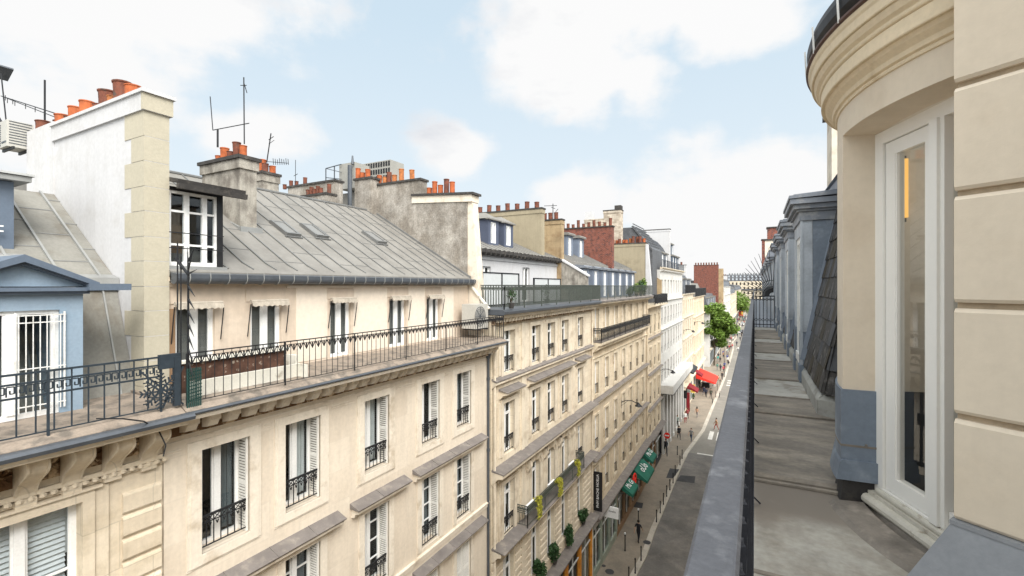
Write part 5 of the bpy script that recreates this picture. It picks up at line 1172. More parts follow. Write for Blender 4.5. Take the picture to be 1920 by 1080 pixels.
far_house(230.1, 290, -4, 14, [(-7.4, -5.2), (-11, -8.6), (-14.8, -12.2)], 'cream_facade', 'distant cream house at the left of the far tree', X=-9.6, rh=3.2, ch=False)
far_house(290.1, 400, -3, 22, [(-6.4, -4.2), (-10, -7.6), (-13.8, -11.2)], 'cream_facade', 'farthest cream house on the left before the closing building', X=-9.4, rh=3.2, ch=False)
# building that closes the street
be = thing('apartment_building', (0, 450, GZ), 'cream building with a dark double dormered roof closing the far end of the street', 'building')
mb = MB(); mb.box(-34, 40, 450, 464, GZ, 3.6); part('wall', mb, 'cream_facade', be)
mb = MB(); mb.profx([(450.2, 3.6), (451.5, 9), (454, 9.6), (464, 9.6), (464, 3.6)], -34, 40); part('roof', mb, 'darkroof', be)
mb = MB()
for k in range(24):
    x = -32.5 + k * 3.05
    for z in (-16.5, -12.2, -8, -3.8, .2): mb.box(x - .6, x + .6, 449.9, 450, z, z + 2.4)
part('windows', mb, 'room', be); mb = MB()
for k in range(24):
    x = -32.5 + k * 3.05; mb.box(x - .7, x + .7, 449.8, 452, 4.4, 6.2); mb.box(x - .6, x + .6, 450.7, 453, 7, 8.6)
part('dormers', mb, 'rzinc_l', be)
mb = MB()
for z in (-13, -4.4): mb.box(-34, 40, 449.2, 450, z, z + .3); mb.box(-34, 40, 449.2, 449.3, z + .3, z + 1.2)
part('balcony_railing', mb, 'gutter', be)
bd = thing('office_block', (60, 620, GZ), 'pale distant flat roofed block above the closing building', 'building')
mb = MB(); mb.box(-30, 60, 620, 640, GZ, 12); mb.box(10, 60, 615, 640, 12, 17); part('wall', mb, 'white_facade', bd); mb = MB()
for k in range(30):
    for z in (6, 9.3, 13): mb.box(-28 + k * 2.9, -26.6 + k * 2.9, 614.8 if k > 12 else 619.8, 619.9, z, z + 1.6)
part('windows', mb, 'curtain_g', bd)

# ============================================================ street trees
def tree(loc, h, cr, label, seed, n=5200, name='street_tree', size=.28):
    t = thing(name, loc, label, 'tree', 'street trees'); x, y, z = loc; r = random.Random(seed); mb = MB()
    th = h * .27; mb.bar((x, y, z), (x + .1, y, z + th), .22, 8, .15); ends = []
    for k in range(9):
        a = k * 2.4; e = Vector((x + .1 + cr * .55 * math.cos(a) * r.uniform(.5, 1), y + cr * .55 * math.sin(a) * r.uniform(.5, 1), z + h * r.uniform(.42, .90))); mb.bar((x + .1, y, z + th * r.uniform(.8, 1)), e, .09, 5, .03); ends.append(e)
    part('trunk', mb, 'bark', t); mb = MB()
    for k in range(46):
        e = r.choice(ends); c = (e.x + r.gauss(0, cr * .28), e.y + r.gauss(0, cr * .28), min(z + h * .93, max(z + h * .36, e.z + r.gauss(-.3, h * .11)))); q = cr * r.uniform(.26, .46)
        leaves(mb, c, (q, q, q * .8), n // 46, size, seed * 100 + k, .6)
    part('crown', mb, 'leaf', t); return t
tree((-9.2, 128, GZ), 15.6, 4.2, 'leafy bright green street tree on the pavement beyond the cream buildings', 3, 20000, size=.34)
tree((-8.0, 300, GZ), 17, 6.5, 'far off green tree near the end of the street', 8, 2600, size=.5)
tree((-8.0, 330, GZ), 16, 6.0, 'farthest green tree before the closing building', 9, 1800, size=.5)

# ============================================================ signs, awnings, lamps, bollards
def text_mesh(s, size, ext=.004):
    cu = bpy.data.curves.new('t', 'FONT'); cu.body = s; cu.size = size; cu.extrude = ext; cu.align_x = 'CENTER'; cu.align_y = 'CENTER'; cu.resolution_u = 2
    o = bpy.data.objects.new('t', cu); COL.objects.link(o); dg = bpy.context.evaluated_depsgraph_get(); me = bpy.data.meshes.new_from_object(o.evaluated_get(dg)); bpy.data.objects.remove(o); return me
def lettering(parent, s, size, mtx, m='white', name='lettering'):
    me = text_mesh(s, size); me.transform(mtx); me.materials.clear(); me.materials.append(M[m]); return part(name, me, None, parent)
def frameM(o, xa, ya):                               # local x -> xa, local y -> ya
    xa = Vector(xa).normalized(); ya = Vector(ya).normalized(); za = xa.cross(ya); return Matrix(((xa.x, ya.x, za.x, o[0]), (xa.y, ya.y, za.y, o[1]), (xa.z, ya.z, za.z, o[2]), (0, 0, 0, 1)))
t = thing('banner_sign', (-9.7, 30.9, -15.8), 'tall black projecting sign with white vertical lettering at the corner above the shops', 'sign')
mb = MB(); mb.box(-9.92, -9.32, 30.86, 30.96, -15.65, -12.95); part('panel', mb, 'black', t)
lettering(t, 'FNM BACHE NOELIA', .25, frameM((-9.62, 30.85, -14.25), (0, 0, 1), (-1, 0, 0)))
mb = MB(); mb.bar((-10, 30.91, -13.2), (-9.9, 30.91, -13.2), .03); mb.bar((-10, 30.91, -15.3), (-9.9, 30.91, -15.3), .03); part('bracket', mb, 'iron', t)
t = thing('hanging_sign', (-9.2, 33.0, -16.9), 'small white projecting sign beside the pale green shopfront', 'sign')
mb = MB(); mb.box(-9.9, -8.75, 33.0, 33.12, -17.0, -16.2); part('panel', mb, 'white', t); mb = MB(); mb.bar((-10, 33.06, -16.6), (-9.9, 33.06, -16.6), .03); part('bracket', mb, 'iron', t)
lettering(t, 'noelia', .22, frameM((-9.2, 32.99, -16.5), (1, 0, 0), (0, 0, 1)), 'iron')
mb = MB(); mb.box(-9.88, -9.84, 30.8, 36.8, -17.0, -16.4); t = solo('fascia_sign', mb, 'white_wall', (-9.86, 33.8, -16.7), 'long pale fascia sign with grey lettering above the green grey shop window', 'sign')
lettering(t, 'FNM BACHE NOELIA', .42, frameM((-9.835, 33.8, -16.7), (0, 1, 0), (0, 0, 1)), 'gutter')
def awning(name, y0, y1, zt, drop, out, m, label, X=-9.95, logo=None, group=None):
    t = thing(name, (X, (y0 + y1) / 2, zt), label, 'awning', group); mb = MB(); n = 8; P = []
    for k in range(n + 1):
        s = k / n; P.append((out * s, zt - drop * (s ** 1.15)))
    Q = [(p[0], p[1] - .03) for p in P[::-1]]; mb.prof(P + Q, y0, y1, X); mb.prof([(out - .01, zt - drop), (out, zt - drop), (out, zt - drop - .22), (out - .01, zt - drop - .22)], y0, y1, X)
    for y in (y0, y1 - .02): mb.prism([(X, y, zt), (X + out, y, zt - drop), (X + out, y, zt - drop - .2), (X, y, zt - drop * .55)], (0, .02, 0))
    part('canopy', mb, m, t); mb = MB()
    for y in (y0 + .1, y1 - .1): mb.bar((X, y, zt - drop - .1), (X + out, y, zt - drop), .025)
    part('arm', mb, 'iron', t)
    if logo:
        sl = Vector((out, 0, -drop)).normalized(); c = (X + out * .55 + .05, (y0 + y1) / 2, zt - drop * .55 ** 1.15 + .07)
        lettering(t, logo, (y1 - y0) * .3, frameM(c, (0, 1, 0), -sl), 'white')
    return t
G = 'green awnings over the cafe front'
awning('awning', 37.6, 39.7, -16.35, .75, 1.15, 'green', 'nearest small dark green awning with white lettering over the brown cafe', logo='Ma Gi', group=G)
awning('awning', 41.2, 44.4, -16.2, 1.05, 1.6, 'green', 'largest green awning with a white emblem, in the middle of the cafe front', logo='oUo', group=G)
awning('awning', 45.6, 47.8, -16.3, .8, 1.2, 'green', 'farthest green awning with white lettering over the cafe front', logo='Ma Gi', group=G)
t = thing('cafe_emblem', (-9.6, 40.5, -17), 'round red emblem hung between the first two green awnings', 'sign'); mb = MB()
for k in range(16):
    a, b = k * math.pi / 8, (k + 1) * math.pi / 8; mb.bar((-9.3, 40.5 + .5 * math.cos(a), -17 + .5 * math.sin(a)), (-9.3, 40.5 + .5 * math.cos(b), -17 + .5 * math.sin(b)), .07)
mb.bar((-10, 40.5, -17), (-9.3, 40.5, -17), .04); mb.bar((-9.3, 40.1, -17), (-9.3, 40.9, -17), .06); part('ring', mb, 'red', t)
awning('awning', 77.5, 84, -13.2, .7, 1.4, 'iron', 'long dark awning above the street level just past the white canopy', X=-10)
G2 = 'small red awnings past the white portico'
awning('awning', 79.5, 82, -16.2, 1.0, 1.8, 'dkred', 'nearer dark red shop awning just past the white columns', X=-10, group=G2)
awning('awning', 90, 92.5, -15.6, .9, 1.5, 'dkred', 'farther dark red shop awning past the white columns', X=-10, group=G2)
awning('awning', 93.5, 101, -17.0, 1.3, 3.4, 'red', 'big bright red awning over the cafe terrace', X=-9.9)
for (y, z, m, lab, nm) in [(76.9, -19.9, 'dkred', 'tall dark red banner standing at the end of the white columns', 'red_banner')]:
    mb = MB(); mb.box(-9.5, -9.05, y, y + .06, z, z + 3.0); mb.bar((-9.52, y, GZ), (-9.52, y, z + 3.0), .04); solo(nm, mb, m, (-9, y, GZ), lab, 'banner')
mb = MB(); mb.box(-9.7, -9.0, 83.5, 83.6, -18.3, -16.9); solo('shop_flag', mb, 'yellow', (-9.7, 83.5, -18), 'small yellow hanging flag beside the dark red awnings', 'flag')
mb = MB(); mb.box(-9.6, -9.1, 74.0, 74.12, -17.2, -16.0); solo('projecting_sign', mb, 'black', (-9.7, 74, -17), 'small black projecting sign between the white columns', 'sign')
t = thing('road_sign', (-9.3, 57.3, GZ), 'red and white round no entry sign on a post by the first white column', 'road sign'); mb = MB(); mb.bar((-9.3, 57.3, GZ), (-9.3, 57.3, GZ + 2.6), .04, 6); part('post', mb, 'gutter', t)
mb = MB(); mb.profx([(0, 0)] * 0 or [(57.22, 0), (57.26, 0), (57.26, .02), (57.22, .02)], 0, .01); mb = MB()
mb.prism([(-9.3 + .36 * math.cos(k * math.pi / 9), 57.24, GZ + 2.5 + .36 * math.sin(k * math.pi / 9)) for k in range(18)], (0, .03, 0)); part('disc', mb, 'red', t); mb = MB(); mb.box(-9.55, -9.05, 57.22, 57.24, GZ + 2.43, GZ + 2.57); part('bar', mb, 'white', t)
def wall_lamp(y, z, label, X=-10):
    t = thing('street_lamp', (X, y, z), label, 'street lamp', 'black street lamps bracketed off the facades'); mb = MB(); pts = [(X, y, z), (X + .4, y, z + .22), (X + .9, y, z + .25), (X + 1.35, y, z + .08)]; mb.path(pts, .035, 6); mb.bar((X, y, z - .5), (X, y, z + .2), .05); mb.bar((X, y, z - .3), (X + .6, y, z + .22), .02); part('arm', mb, 'iron', t)
    mb = MB(); mb.lathe([(.04, .16), (.08, .1), (.26, -.08), (.3, -.14), (.22, -.16)], (X + 1.45, y, z), 12); mb.bar((X + 1.2, y, z + .1), (X + 1.45, y, z + .14), .05); part('shade', mb, 'iron', t)
    mb = MB(); mb.lathe([(.2, 0), (.15, -.07), (.05, -.1)], (X + 1.45, y, z - .15), 10); part('globe', mb, 'screen', t)
for y, z, l in ((38.6, -9.9, 'nearest black bracket lamp on the golden stone facade above the green awnings'), (56.8, -10.2, 'black bracket lamp at the edge of the bright white building'), (77, -7.2, 'black bracket lamp high on the cream building beyond the white one'), (92, -7.0, 'farthest black bracket lamp before the street tree')): wall_lamp(y, z, l)
def boll():
    m = MB(); m.lathe([(.06, 0), (.06, .06), (.045, .1), (.04, .95), (.055, .97), (.055, 1.03), (.03, 1.1)], (0, 0, 0), 8); return m
bl = [(1172, 1033, 'w'), (1197, 985, 'w'), (1191, 1075), (1202, 1051), (1179, 1092), (1231, 979), (1238, 962), (1244, 946), (1250, 931), (1256, 919), (1262, 906), (1266, 891), (1275, 872), (1279, 860), (1270, 853), (1342, 745), (1345, 732), (1350, 722), (1366, 668), (1368, 660)]
_o = sorted([i for i in range(len(bl)) if len(bl[i]) == 2], key=lambda i: -bl[i][1]); ORD = {i: k for k, i in enumerate(_o)}
for i, b in enumerate(bl):
    p = at_z(b[0], b[1]); wt = len(b) > 2
    me = cached(('boll',), 'bollard', boll, 'iron')
    o = part('bollard', me, None, None, tuple(p))
    if wt: tag(o, ['taller dark post with a pale cap standing left of the walking man in black', 'taller pale capped post behind the head of the walking man in black'][i] , 'bollard', 'pale capped posts on the pavement'); o.scale = (1, 1, 1.18); mb = MB(); mb.lathe([(.03, 0), (.07, .04), (.07, .1), (.03, .14)], (0, 0, 1.08), 8); c_ = bpy.data.objects.new('cap', mb.mesh('cap', 'white')); COL.objects.link(c_); c_.parent = o
    else: tag(o, ('nearest', 'second', 'third', 'fourth', 'fifth', 'sixth', 'seventh', 'eighth', 'ninth', 'tenth', 'eleventh', 'twelfth', 'thirteenth', 'fourteenth', 'fifteenth', 'sixteenth', 'seventeenth', 'farthest')[ORD[i]] + ' slim black bollard along the left kerb, counting from the camera', 'bollard', 'black bollards along the left kerb')
def pole(u, v, h, label, grp=None):
    p = at_z(u, v); mb = MB(); mb.lathe([(.09, 0), (.07, .5), (.045, h * .6), (.035, h)], tuple(p), 8); return solo('lamp_post', mb, 'iron', tuple(p), label, 'post', grp)
pole(1358, 707, 7.0, 'tall dark post on the kerb beside the red awning'); pole(1389, 679, 5.5, 'dark post on the right of the crossing'); pole(1351, 666, 6, 'thin dark post under the street tree')
for (u, v, r_) in ((1349, 745, .0), (1336, 757, 0)):
    p = at_z(u, v); t = thing('parked_bicycle', tuple(p), 'dark bicycle leaning at the kerb, ' + ('nearer the red awning' if u > 1340 else 'beside the two people walking away'), 'bicycle', 'bicycles at the kerb'); x, y, z = p
    for s in (-1, 1):
        mb = MB()
        for k in range(14): a, b = k * math.pi / 7, (k + 1) * math.pi / 7; mb.bar((x, y + s * .52 + .33 * math.cos(a), z + .34 + .33 * math.sin(a)), (x, y + s * .52 + .33 * math.cos(b), z + .34 + .33 * math.sin(b)), .02)
        part('wheel', mb, 'tyre', t)
    mb = MB(); mb.path([(x, y - .52, z + .34), (x, y - .25, z + .8), (x, y + .35, z + .8), (x, y, z + .3), (x, y - .25, z + .8)], .02, 4); mb.path([(x, y + .52, z + .34), (x, y + .35, z + .95)], .02, 4); mb.bar((x - .25, y + .35, z + .98), (x + .25, y + .35, z + .98), .015); mb.box(x - .07, x + .07, y - .38, y - .15, z + .82, z + .88); part('frame', mb, 'iron', t)

# ============================================================ people
def skin_body(J, E, name):
    me = bpy.data.meshes.new(name); me.from_pydata([j[0] for j in J], E, []); o = bpy.data.objects.new(name, me); COL.objects.link(o)
    md = o.modifiers.new('s', 'SKIN'); md.use_smooth_shade = True
    for i, j in enumerate(J):
        rr = j[1] if isinstance(j[1], tuple) else (j[1], j[1]); me.skin_vertices[0].data[i].radius = rr
    me.skin_vertices[0].data[0].use_root = True
    s2 = o.modifiers.new('u', 'SUBSURF'); s2.levels = 1; s2.render_levels = 1
    dg = bpy.context.evaluated_depsgraph_get(); out = bpy.data.meshes.new_from_object(o.evaluated_get(dg)); bpy.data.objects.remove(o); return out
def pose_mesh(kind):
    """a 1.75 m person facing -y ; kind = (stride, arm swing, sitting)"""
    st, sw, sit = kind
    J = [((0, 0, .95), (.15, .11)), ((0, 0, 1.15), (.135, .10)), ((0, -.01, 1.36), (.17, .115)), ((0, 0, 1.47), (.06, .06)), ((0, -.01, 1.56), (.06, .07)), ((0, -.02, 1.66), (.085, .10)), ((0, -.01, 1.74), (.055, .06))]
    E = [(0, 1), (1, 2), (2, 3), (3, 4), (4, 5), (5, 6)]
    for s in (-1, 1):
        k = len(J); f = st * s
        if sit: hip, knee, ank, toe = (s * .10, -.02, .93), (s * .13, -.45, .93), (s * .13, -.45, .50), (s * .14, -.62, .46)
        else: hip, knee, ank, toe = (s * .10, 0, .9), (s * .105, -f * .16 - .03, .50), (s * .105, -f * .30 + .05, .09 + (.07 if f < 0 else 0)), (s * .12, -f * .30 - .12, .035 + (.02 if f < 0 else 0))
        J += [(hip, (.095, .095)), (knee, (.062, .062)), (ank, (.042, .042)), (toe, (.04, .03))]; E += [(0, k), (k, k + 1), (k + 1, k + 2), (k + 2, k + 3)]
        k = len(J); g = -sw * s
        J += [((s * .20, 0, 1.40), .06), ((s * .255, -g * .08 + .02, 1.14), .045), ((s * .26, -g * .26 - .04, .90), .034), ((s * .25, -g * .30 - .06, .80), (.035, .02))]
        E += [(2, k), (k, k + 1), (k + 1, k + 2), (k + 2, k + 3)]
        for q in range(4): J.append(((s * (.25 + .0), -g * .31 - .10 + .022 * q, .715 + .006 * abs(q - 1.5)), .009)); E.append((k + 3, len(J) - 1))
        J.append(((s * .235, -g * .30 - .12, .77), .010)); E.append((k + 3, len(J) - 1))
    J += [((0, -.135, 1.655), .014)]; E += [(5, len(J) - 1)]
    return skin_body(J, E, 'person_body')
POSE = {'walk': pose_mesh((1, 1, 0)), 'walk2': pose_mesh((-1, .8, 0)), 'stand': pose_mesh((.12, .1, 0)), 'sit': pose_mesh((0, .6, 1))}
CM = {}
def cloth(c):
    if c not in CM: CM[c] = mat('cloth_%d' % len(CM), c, .85, var=.08, scale=6, fine=0)
    return CM[c]
pid = [0]
def person(loc, rz, pose, top, legs, hair, label, h=1.75, longhair=False, skirt=False, bag=None, sleeves='long', group=None):
    me = POSE[pose].copy(); me.name = 'person'; me.materials.clear()
    for m in (M['skin'], cloth(top), cloth(legs), cloth((.03, .03, .03)), cloth(hair)): me.materials.append(m)
    for p in me.polygons:
        c = p.center; x = abs(c.x); z = c.z
        if z > 1.49: mi = 4 if (z > 1.69 or (c.y > .0 and z > 1.55)) else 0
        elif x > .17 and z < 1.32: mi = 0 if z < (.90 if sleeves == 'long' else 1.2) else 1
        elif z > .97: mi = 1
        elif z > .09 or pose == 'sit' and z > .52: mi = 2
        else: mi = 3
        p.material_index = mi
    me.polygons.foreach_set('use_smooth', [True] * len(me.polygons))
    o = bpy.data.objects.new('person', me); COL.objects.link(o); o.location = loc; o.rotation_euler = (0, 0, rz); o.scale = (h / 1.78,) * 3; tag(o, label, 'person', group)
    def kid(n, mb, m):
        k = bpy.data.objects.new(n, mb.mesh(n, m, True)); COL.objects.link(k); k.parent = o
    mb = MB(); pr = [(.02, .12), (.08, .10), (.105, .04), (.108, -.03)] if not longhair else [(.02, .12), (.08, .10), (.108, .04), (.112, -.08), (.11, -.22), (.05, -.3)]
    mb.lathe([(r_, z + 1.68) for r_, z in pr], (0, .02, 0), 10); 
    for i, v in enumerate(mb.v):
        if v[1] < -.02 and v[2] < 1.72: mb.v[i] = (v[0], -.02, v[2])
    kid('hair', mb, cloth(hair))
    mb = MB(); mb.lathe([(.165, .90), (.17, .98), (.15, 1.12), (.185, 1.30), (.19, 1.38), (.12, 1.45)], (0, 0, 0), 12); mb.v = [(v[0] * 1.0, v[1] * .72, v[2]) for v in mb.v]; kid('jacket', mb, cloth(top))
    if skirt: mb = MB(); mb.lathe([(.24, .5), (.2, .75), (.16, .98)], (0, 0, 0), 12); kid('skirt', mb, cloth(legs))
    if bag: mb = MB(); mb.box(.24, .34, -.14, .14, .55, .85); mb.bar((.29, 0, .85), (.2, 0, 1.4), .012); kid('bag', mb, cloth(bag))
    return o
BK = (.015, .015, .02); NV = (.02, .025, .05); JN = (.05, .07, .12); GY = (.25, .25, .25); WH = (.7, .7, .68); TN = (.45, .25, .15); HB = (.02, .015, .01); HN = (.12, .06, .03)
def ppl(u, v, *a, **k): return person(tuple(at_z(u, v)), *a, **k)
ppl(1197, 1016, R(172), 'walk', BK, BK, HB, 'man in black t-shirt and trousers walking away on the near pavement', sleeves='short')
ppl(1248, 850, R(10), 'stand', BK, BK, HB, 'man in dark suit standing by the black shop doorway', 1.8)
ppl(1273, 823, R(20), 'walk', BK, BK, HB, 'man in black walking toward the camera by the white columns', 1.78)
ppl(1270, 800, R(30), 'stand', (.2, .25, .22), BK, HN, 'person in grey green top right behind the man in black by the columns', 1.7)
ppl(1296, 827, R(-15), 'walk', GY, JN, HN, 'person in grey shirt and jeans in the middle of the pavement near the kerb', 1.72, sleeves='short')
ppl(1343, 806, R(-70), 'walk2', TN, (.35, .06, .04), HB, 'woman in tan top and red trousers crossing the road above the white stripes', 1.7)
ppl(1307, 783, R(160), 'walk', (.5, .3, .2), (.22, .2, .2), HB, 'woman with long dark hair walking away alone in the middle of the pavement', 1.7, longhair=True, sleeves='short')
ppl(1285, 793, R(40), 'stand', WH, (.4, .1, .1), HB, 'person in white top with red trousers beside the dark red banner', 1.7)
ppl(1289, 786, R(-140), 'stand', (.25, .05, .05), BK, HN, 'person in dark red top just behind the one in white by the banner', 1.72)
ppl(1324, 745, R(175), 'walk', NV, BK, HB, 'person in navy coat on the right of the walking pair below the red awning', 1.8)
ppl(1320, 741, R(170), 'walk2', NV, NV, HB, 'person in navy coat on the left of the walking pair below the red awning', 1.75, bag=BK)
ppl(1333, 747, R(10), 'walk', (.05, .055, .04), BK, HB, 'person in dark green jacket facing the pair in navy', 1.8)
ppl(1340, 726, R(30), 'stand', (.2, .3, .5), WH, HN, 'person in blue top and white trousers right of the terrace tables', 1.7)
ppl(1354, 712, R(0), 'walk', BK, BK, HB, 'person in black by the tall post at the kerb', 1.75)
ppl(1357, 699, R(180), 'walk', (.6, .08, .12), BK, HB, 'person in red top just beyond the tall post at the kerb', 1.75)
ppl(1366, 688, R(5), 'walk', BK, GY, HB, 'person in black with grey trousers stepping onto the far crossing', 1.75)
ppl(1387, 683, R(-40), 'walk', BK, BK, HB, 'person in black at the right end of the far crossing', 1.75)
ppl(1363, 664, R(170), 'walk', WH, BK, HB, 'person in white top walking beyond the far crossing', 1.75)
ppl(1346, 678, R(20), 'stand', (.05, .4, .35), GY, HN, 'person in turquoise top under the street tree', 1.7)
ppl(1340, 680, R(-20), 'walk', BK, BK, HB, 'person in black under the street tree left of the turquoise one', 1.8)
ppl(1334, 678, R(90), 'walk', (.3, .35, .3), BK, HN, 'person in sage top behind the red awning', 1.7)
r = random.Random(11); cs = [BK, NV, GY, WH, TN, (.4, .05, .06), (.08, .1, .3), (.1, .25, .2)]
for k in range(80):
    y = r.uniform(118, 330); x = r.uniform(-9.2, -6.0) if k % 3 else r.uniform(-9.2, -4.6)
    person((x, y, GZ), r.choice([R(0), R(180)]) + r.uniform(-.4, .4), r.choice(['walk', 'walk2', 'stand']), r.choice(cs), r.choice([BK, JN, GY]), r.choice([HB, HN]), 'tiny distant pedestrian in the crowd on the left pavement beyond the street tree', 1.72, group='distant crowd on the left pavement')
# cafe terrace under the red awning
def bistro(u, v, lab):
    p = at_z(u, v); t = thing('cafe_table', tuple(p), lab, 'table', 'terrace tables'); mb = MB(); mb.lathe([(.38, .72), (.38, .75)], tuple(p), 12); part('table_top', mb, 'white', t); mb = MB(); mb.lathe([(.2, 0), (.03, .04), (.03, .72)], tuple(p), 8); part('leg', mb, 'iron', t)
def chair(p, rz, lab):
    o = thing('cafe_chair', tuple(p), lab, 'chair', 'terrace chairs'); o.rotation_euler = (0, 0, rz)
    def k(n, mb, m): q = bpy.data.objects.new(n, mb.mesh(n, m)); COL.objects.link(q); q.parent = o
    mb = MB(); mb.box(-.2, .2, -.2, .2, .44, .48); k('seat', mb, 'dkred'); mb = MB(); mb.box(-.2, .2, .18, .21, .6, .88); k('backrest', mb, 'dkred')
    for sx in (-1, 1):
        for sy in (-1, 1): mb = MB(); mb.bar((sx * .18, sy * .18, 0), (sx * .18, sy * .19, .88 if sy > 0 else .44), .012); k('leg', mb, 'iron')
seats = [(1325, 722), (1335, 720), (1331, 712), (1341, 714)]
for i, (u, v) in enumerate(seats):
    bistro(u, v, ['nearest', 'second', 'third', 'farthest'][i] + ' small white table on the terrace under the red awning')
    p = at_z(u, v)
    for s in (-1, 1):
        q = p + Vector((s * .62, 0, 0)); chair(q, R(90) * -s, ['nearest', 'second', 'third', 'farthest'][i] + ' table\'s red cafe chair on its ' + ('left' if s < 0 else 'right') + ' side under the red awning')
        if (i + s) % 3:
            person((q.x, q.y, GZ - .42), R(90) * s, 'sit', r.choice(cs), r.choice([BK, JN]), r.choice([HB, HN]), 'person seated on the ' + ('left' if s < 0 else 'right') + ' side of the ' + ['nearest', 'second', 'third', 'farthest'][i] + ' terrace table', 1.7)
p = at_z(1325, 727); mb = MB(); mb.box(p.x - .9, p.x + .5, p.y, p.y + .6, GZ, GZ + 1.0, 0); mb.box(p.x - .95, p.x + .55, p.y - .05, p.y + .65, GZ + 1.0, GZ + 1.08, 1); solo('terrace_counter', mb, ['iron', 'white'], tuple(p), 'dark counter with white top in front of the cafe terrace', 'counter')
bush(tuple(at_z(1311, 726)), (.5, .5, .9), 400, .12, 'leaf_d', 'green potted shrub at the cafe terrace entrance', 'plant', 'potted_plant', None, True, 91)
bush(tuple(at_z(1300, 748)), (.35, .35, .5), 200, .1, 'leaf_d', 'low dark potted plant at the foot of the cream shop wall', 'plant', 'potted_plant', None, True, 92)

# ============================================================ vehicles
def car(loc, rz, c, label, kind='car', grp='cars on the road in the distance'):
    o = thing('van' if kind == 'van' else 'car', loc, label, 'van' if kind == 'van' else 'car', grp); o.rotation_euler = (0, 0, rz)
    pm = 'carpaint%s' % (c,)
    if pm not in M: M[pm] = mat('car_paint', c, .3, var=.0, fine=0, spec=.6)
    def k(n, mb, m, par=o):
        q = bpy.data.objects.new(n, mb.mesh(n, m)); COL.objects.link(q); q.parent = par; return q
    h = 1.95 if kind == 'van' else 1.45
    mb = MB(); side = [(-2.1, .3), (-2.15, .75), (-1.3, .92), (1.9, .95), (2.1, .8), (2.1, .3)]
    mb.profx(side, -.85, .85); roofl = [(-.9, .9), (-.35, h), (1.3, h), (1.9, .93)] if kind != 'van' else [(-1.5, .9), (-1.0, h), (2.0, h), (2.08, .9)]
    A = [(-.78, p[0], p[1]) for p in roofl]; s = .86
    v = [(-.8, roofl[0][0], .9), (-.66, roofl[1][0], h), (-.66, roofl[2][0], h), (-.8, roofl[3][0], .93)]; v2 = [(-a, b, c_) for a, b, c_ in v]
    g = MB(); g.add(v + v2, [(0, 1, 2, 3), (7, 6, 5, 4), (0, 4, 5, 1), (3, 2, 6, 7)]); k('windows', g, 'black' if 0 else 'curtain_g'); mb.box(-.68, .68, roofl[1][0] + .05, roofl[2][0] - .05, h - .02, h + .03)
    for sx in (-1, 1): mb.bar((sx * .8, roofl[0][0], .9), (sx * .67, roofl[1][0], h), .035); mb.bar((sx * .8, roofl[3][0], .9), (sx * .67, roofl[2][0], h), .035)
    k('body', mb, pm)
    for sx in (-1, 1):
        for yy in (-1.3, 1.35):
            w = MB(); w.bar((sx * .68, yy, .32), (sx * .88, yy, .32), .32, 12); k('wheel', w, 'tyre')
        l_ = MB(); l_.box(sx * .55 - .14, sx * .55 + .14, -2.18, -2.1, .58, .72); k('headlight', l_, 'white'); l_ = MB(); l_.box(sx * .6 - .1, sx * .6 + .1, 2.09, 2.13, .6, .75); k('tail_light', l_, 'red')
    b = MB(); b.box(-.4, .4, -2.19, -2.14, .35, .5); k('grille', b, 'black')
cars = [(1391, 625, (.05, .05, .055), 'black car heading the queue at the far crossing'), (1403, 618, (.6, .6, .6), 'silver car right of the black one at the head of the queue'), (1392, 610, (.55, .56, .57), 'light grey car second in the left lane of the queue'), (1404, 607, (.7, .7, .7), 'white car second in the right lane of the queue'), (1402, 600, (.65, .66, .68), 'pale car third in the right lane of the queue'), (1394, 601, (.12, .13, .14), 'dark grey car third in the left lane of the queue'), (1404, 594, (.06, .07, .09), 'dark car fourth in the right lane'), (1397, 594, (.5, .5, .52), 'grey car fourth in the left lane'), (1407, 590, (.65, .65, .65), 'pale car far back in the queue')]
for u, v, c, l in cars:
    p = at_z(u, v, GZ - .12); car(tuple(p), 0, c, l, 'van' if c[0] == .7 else 'car')
p = at_z(1389, 594, GZ - .12); t = thing('delivery_lorry', tuple(p), 'small red lorry with a yellow green front load far down the street', 'lorry'); x, y, z = p
mb = MB(); mb.box(x - 1.1, x + 1.1, y, y + 4.5, z + .8, z + 3.4); part('cargo_box', mb, 'red', t); mb = MB(); mb.box(x + .1, x + 1.3, y - .3, y, z + 1.6, z + 3.2); part('hazard_panel', mb, 'yellow', t)
mb = MB(); mb.box(x - 1.0, x + 1.0, y + 4.5, y + 6.2, z + .5, z + 2.6); part('cab', mb, 'red', t)
for sx in (-1, 1):
    for yy in (1, 5.4): mb = MB(); mb.bar((x + sx * .8, y + yy, z + .42), (x + sx * 1.05, y + yy, z + .42), .42, 12); part('wheel', mb, 'tyre', t)

# ============================================================ OUR OWN BUILDING (right) : rotunda, balcony, mansard
own = thing('apartment_building', (2.35, 4.4, GZ), 'cream painted building on the right with curved corniced bay, blue zinc dormers and narrow balcony', 'building')
CX, CY = 2.35, 4.4
def ap(Rr, th, z): return (CX - Rr * math.cos(th), CY - Rr * math.sin(th), z)
def arc(mb, pts, t0, t1, n=40, mi=0):
    """closed section pts (R,z) revolved about the rotunda axis; angle 0 points to the street"""
    k = len(pts); P = []
    for i in range(n + 1):
        t = R(t0 + (t1 - t0) * i / n); P += [ap(p[0], t, p[1]) for p in pts]
    F = [(i * k + j, i * k + (j + 1) % k, (i + 1) * k + (j + 1) % k, (i + 1) * k + j) for i in range(n) for j in range(k)]
    F += [tuple(range(k)), tuple(range(n * k, n * k + k))[::-1]]; mb.add(P, F, mi)
FL = -1.65
mb = MB(); mb.box(.62, 1.4, -12, 60, GZ, -2.3); mb.box(1.4, 14, -12, 60, GZ, -2.0)
part('street_wall', mb, 'own', own)
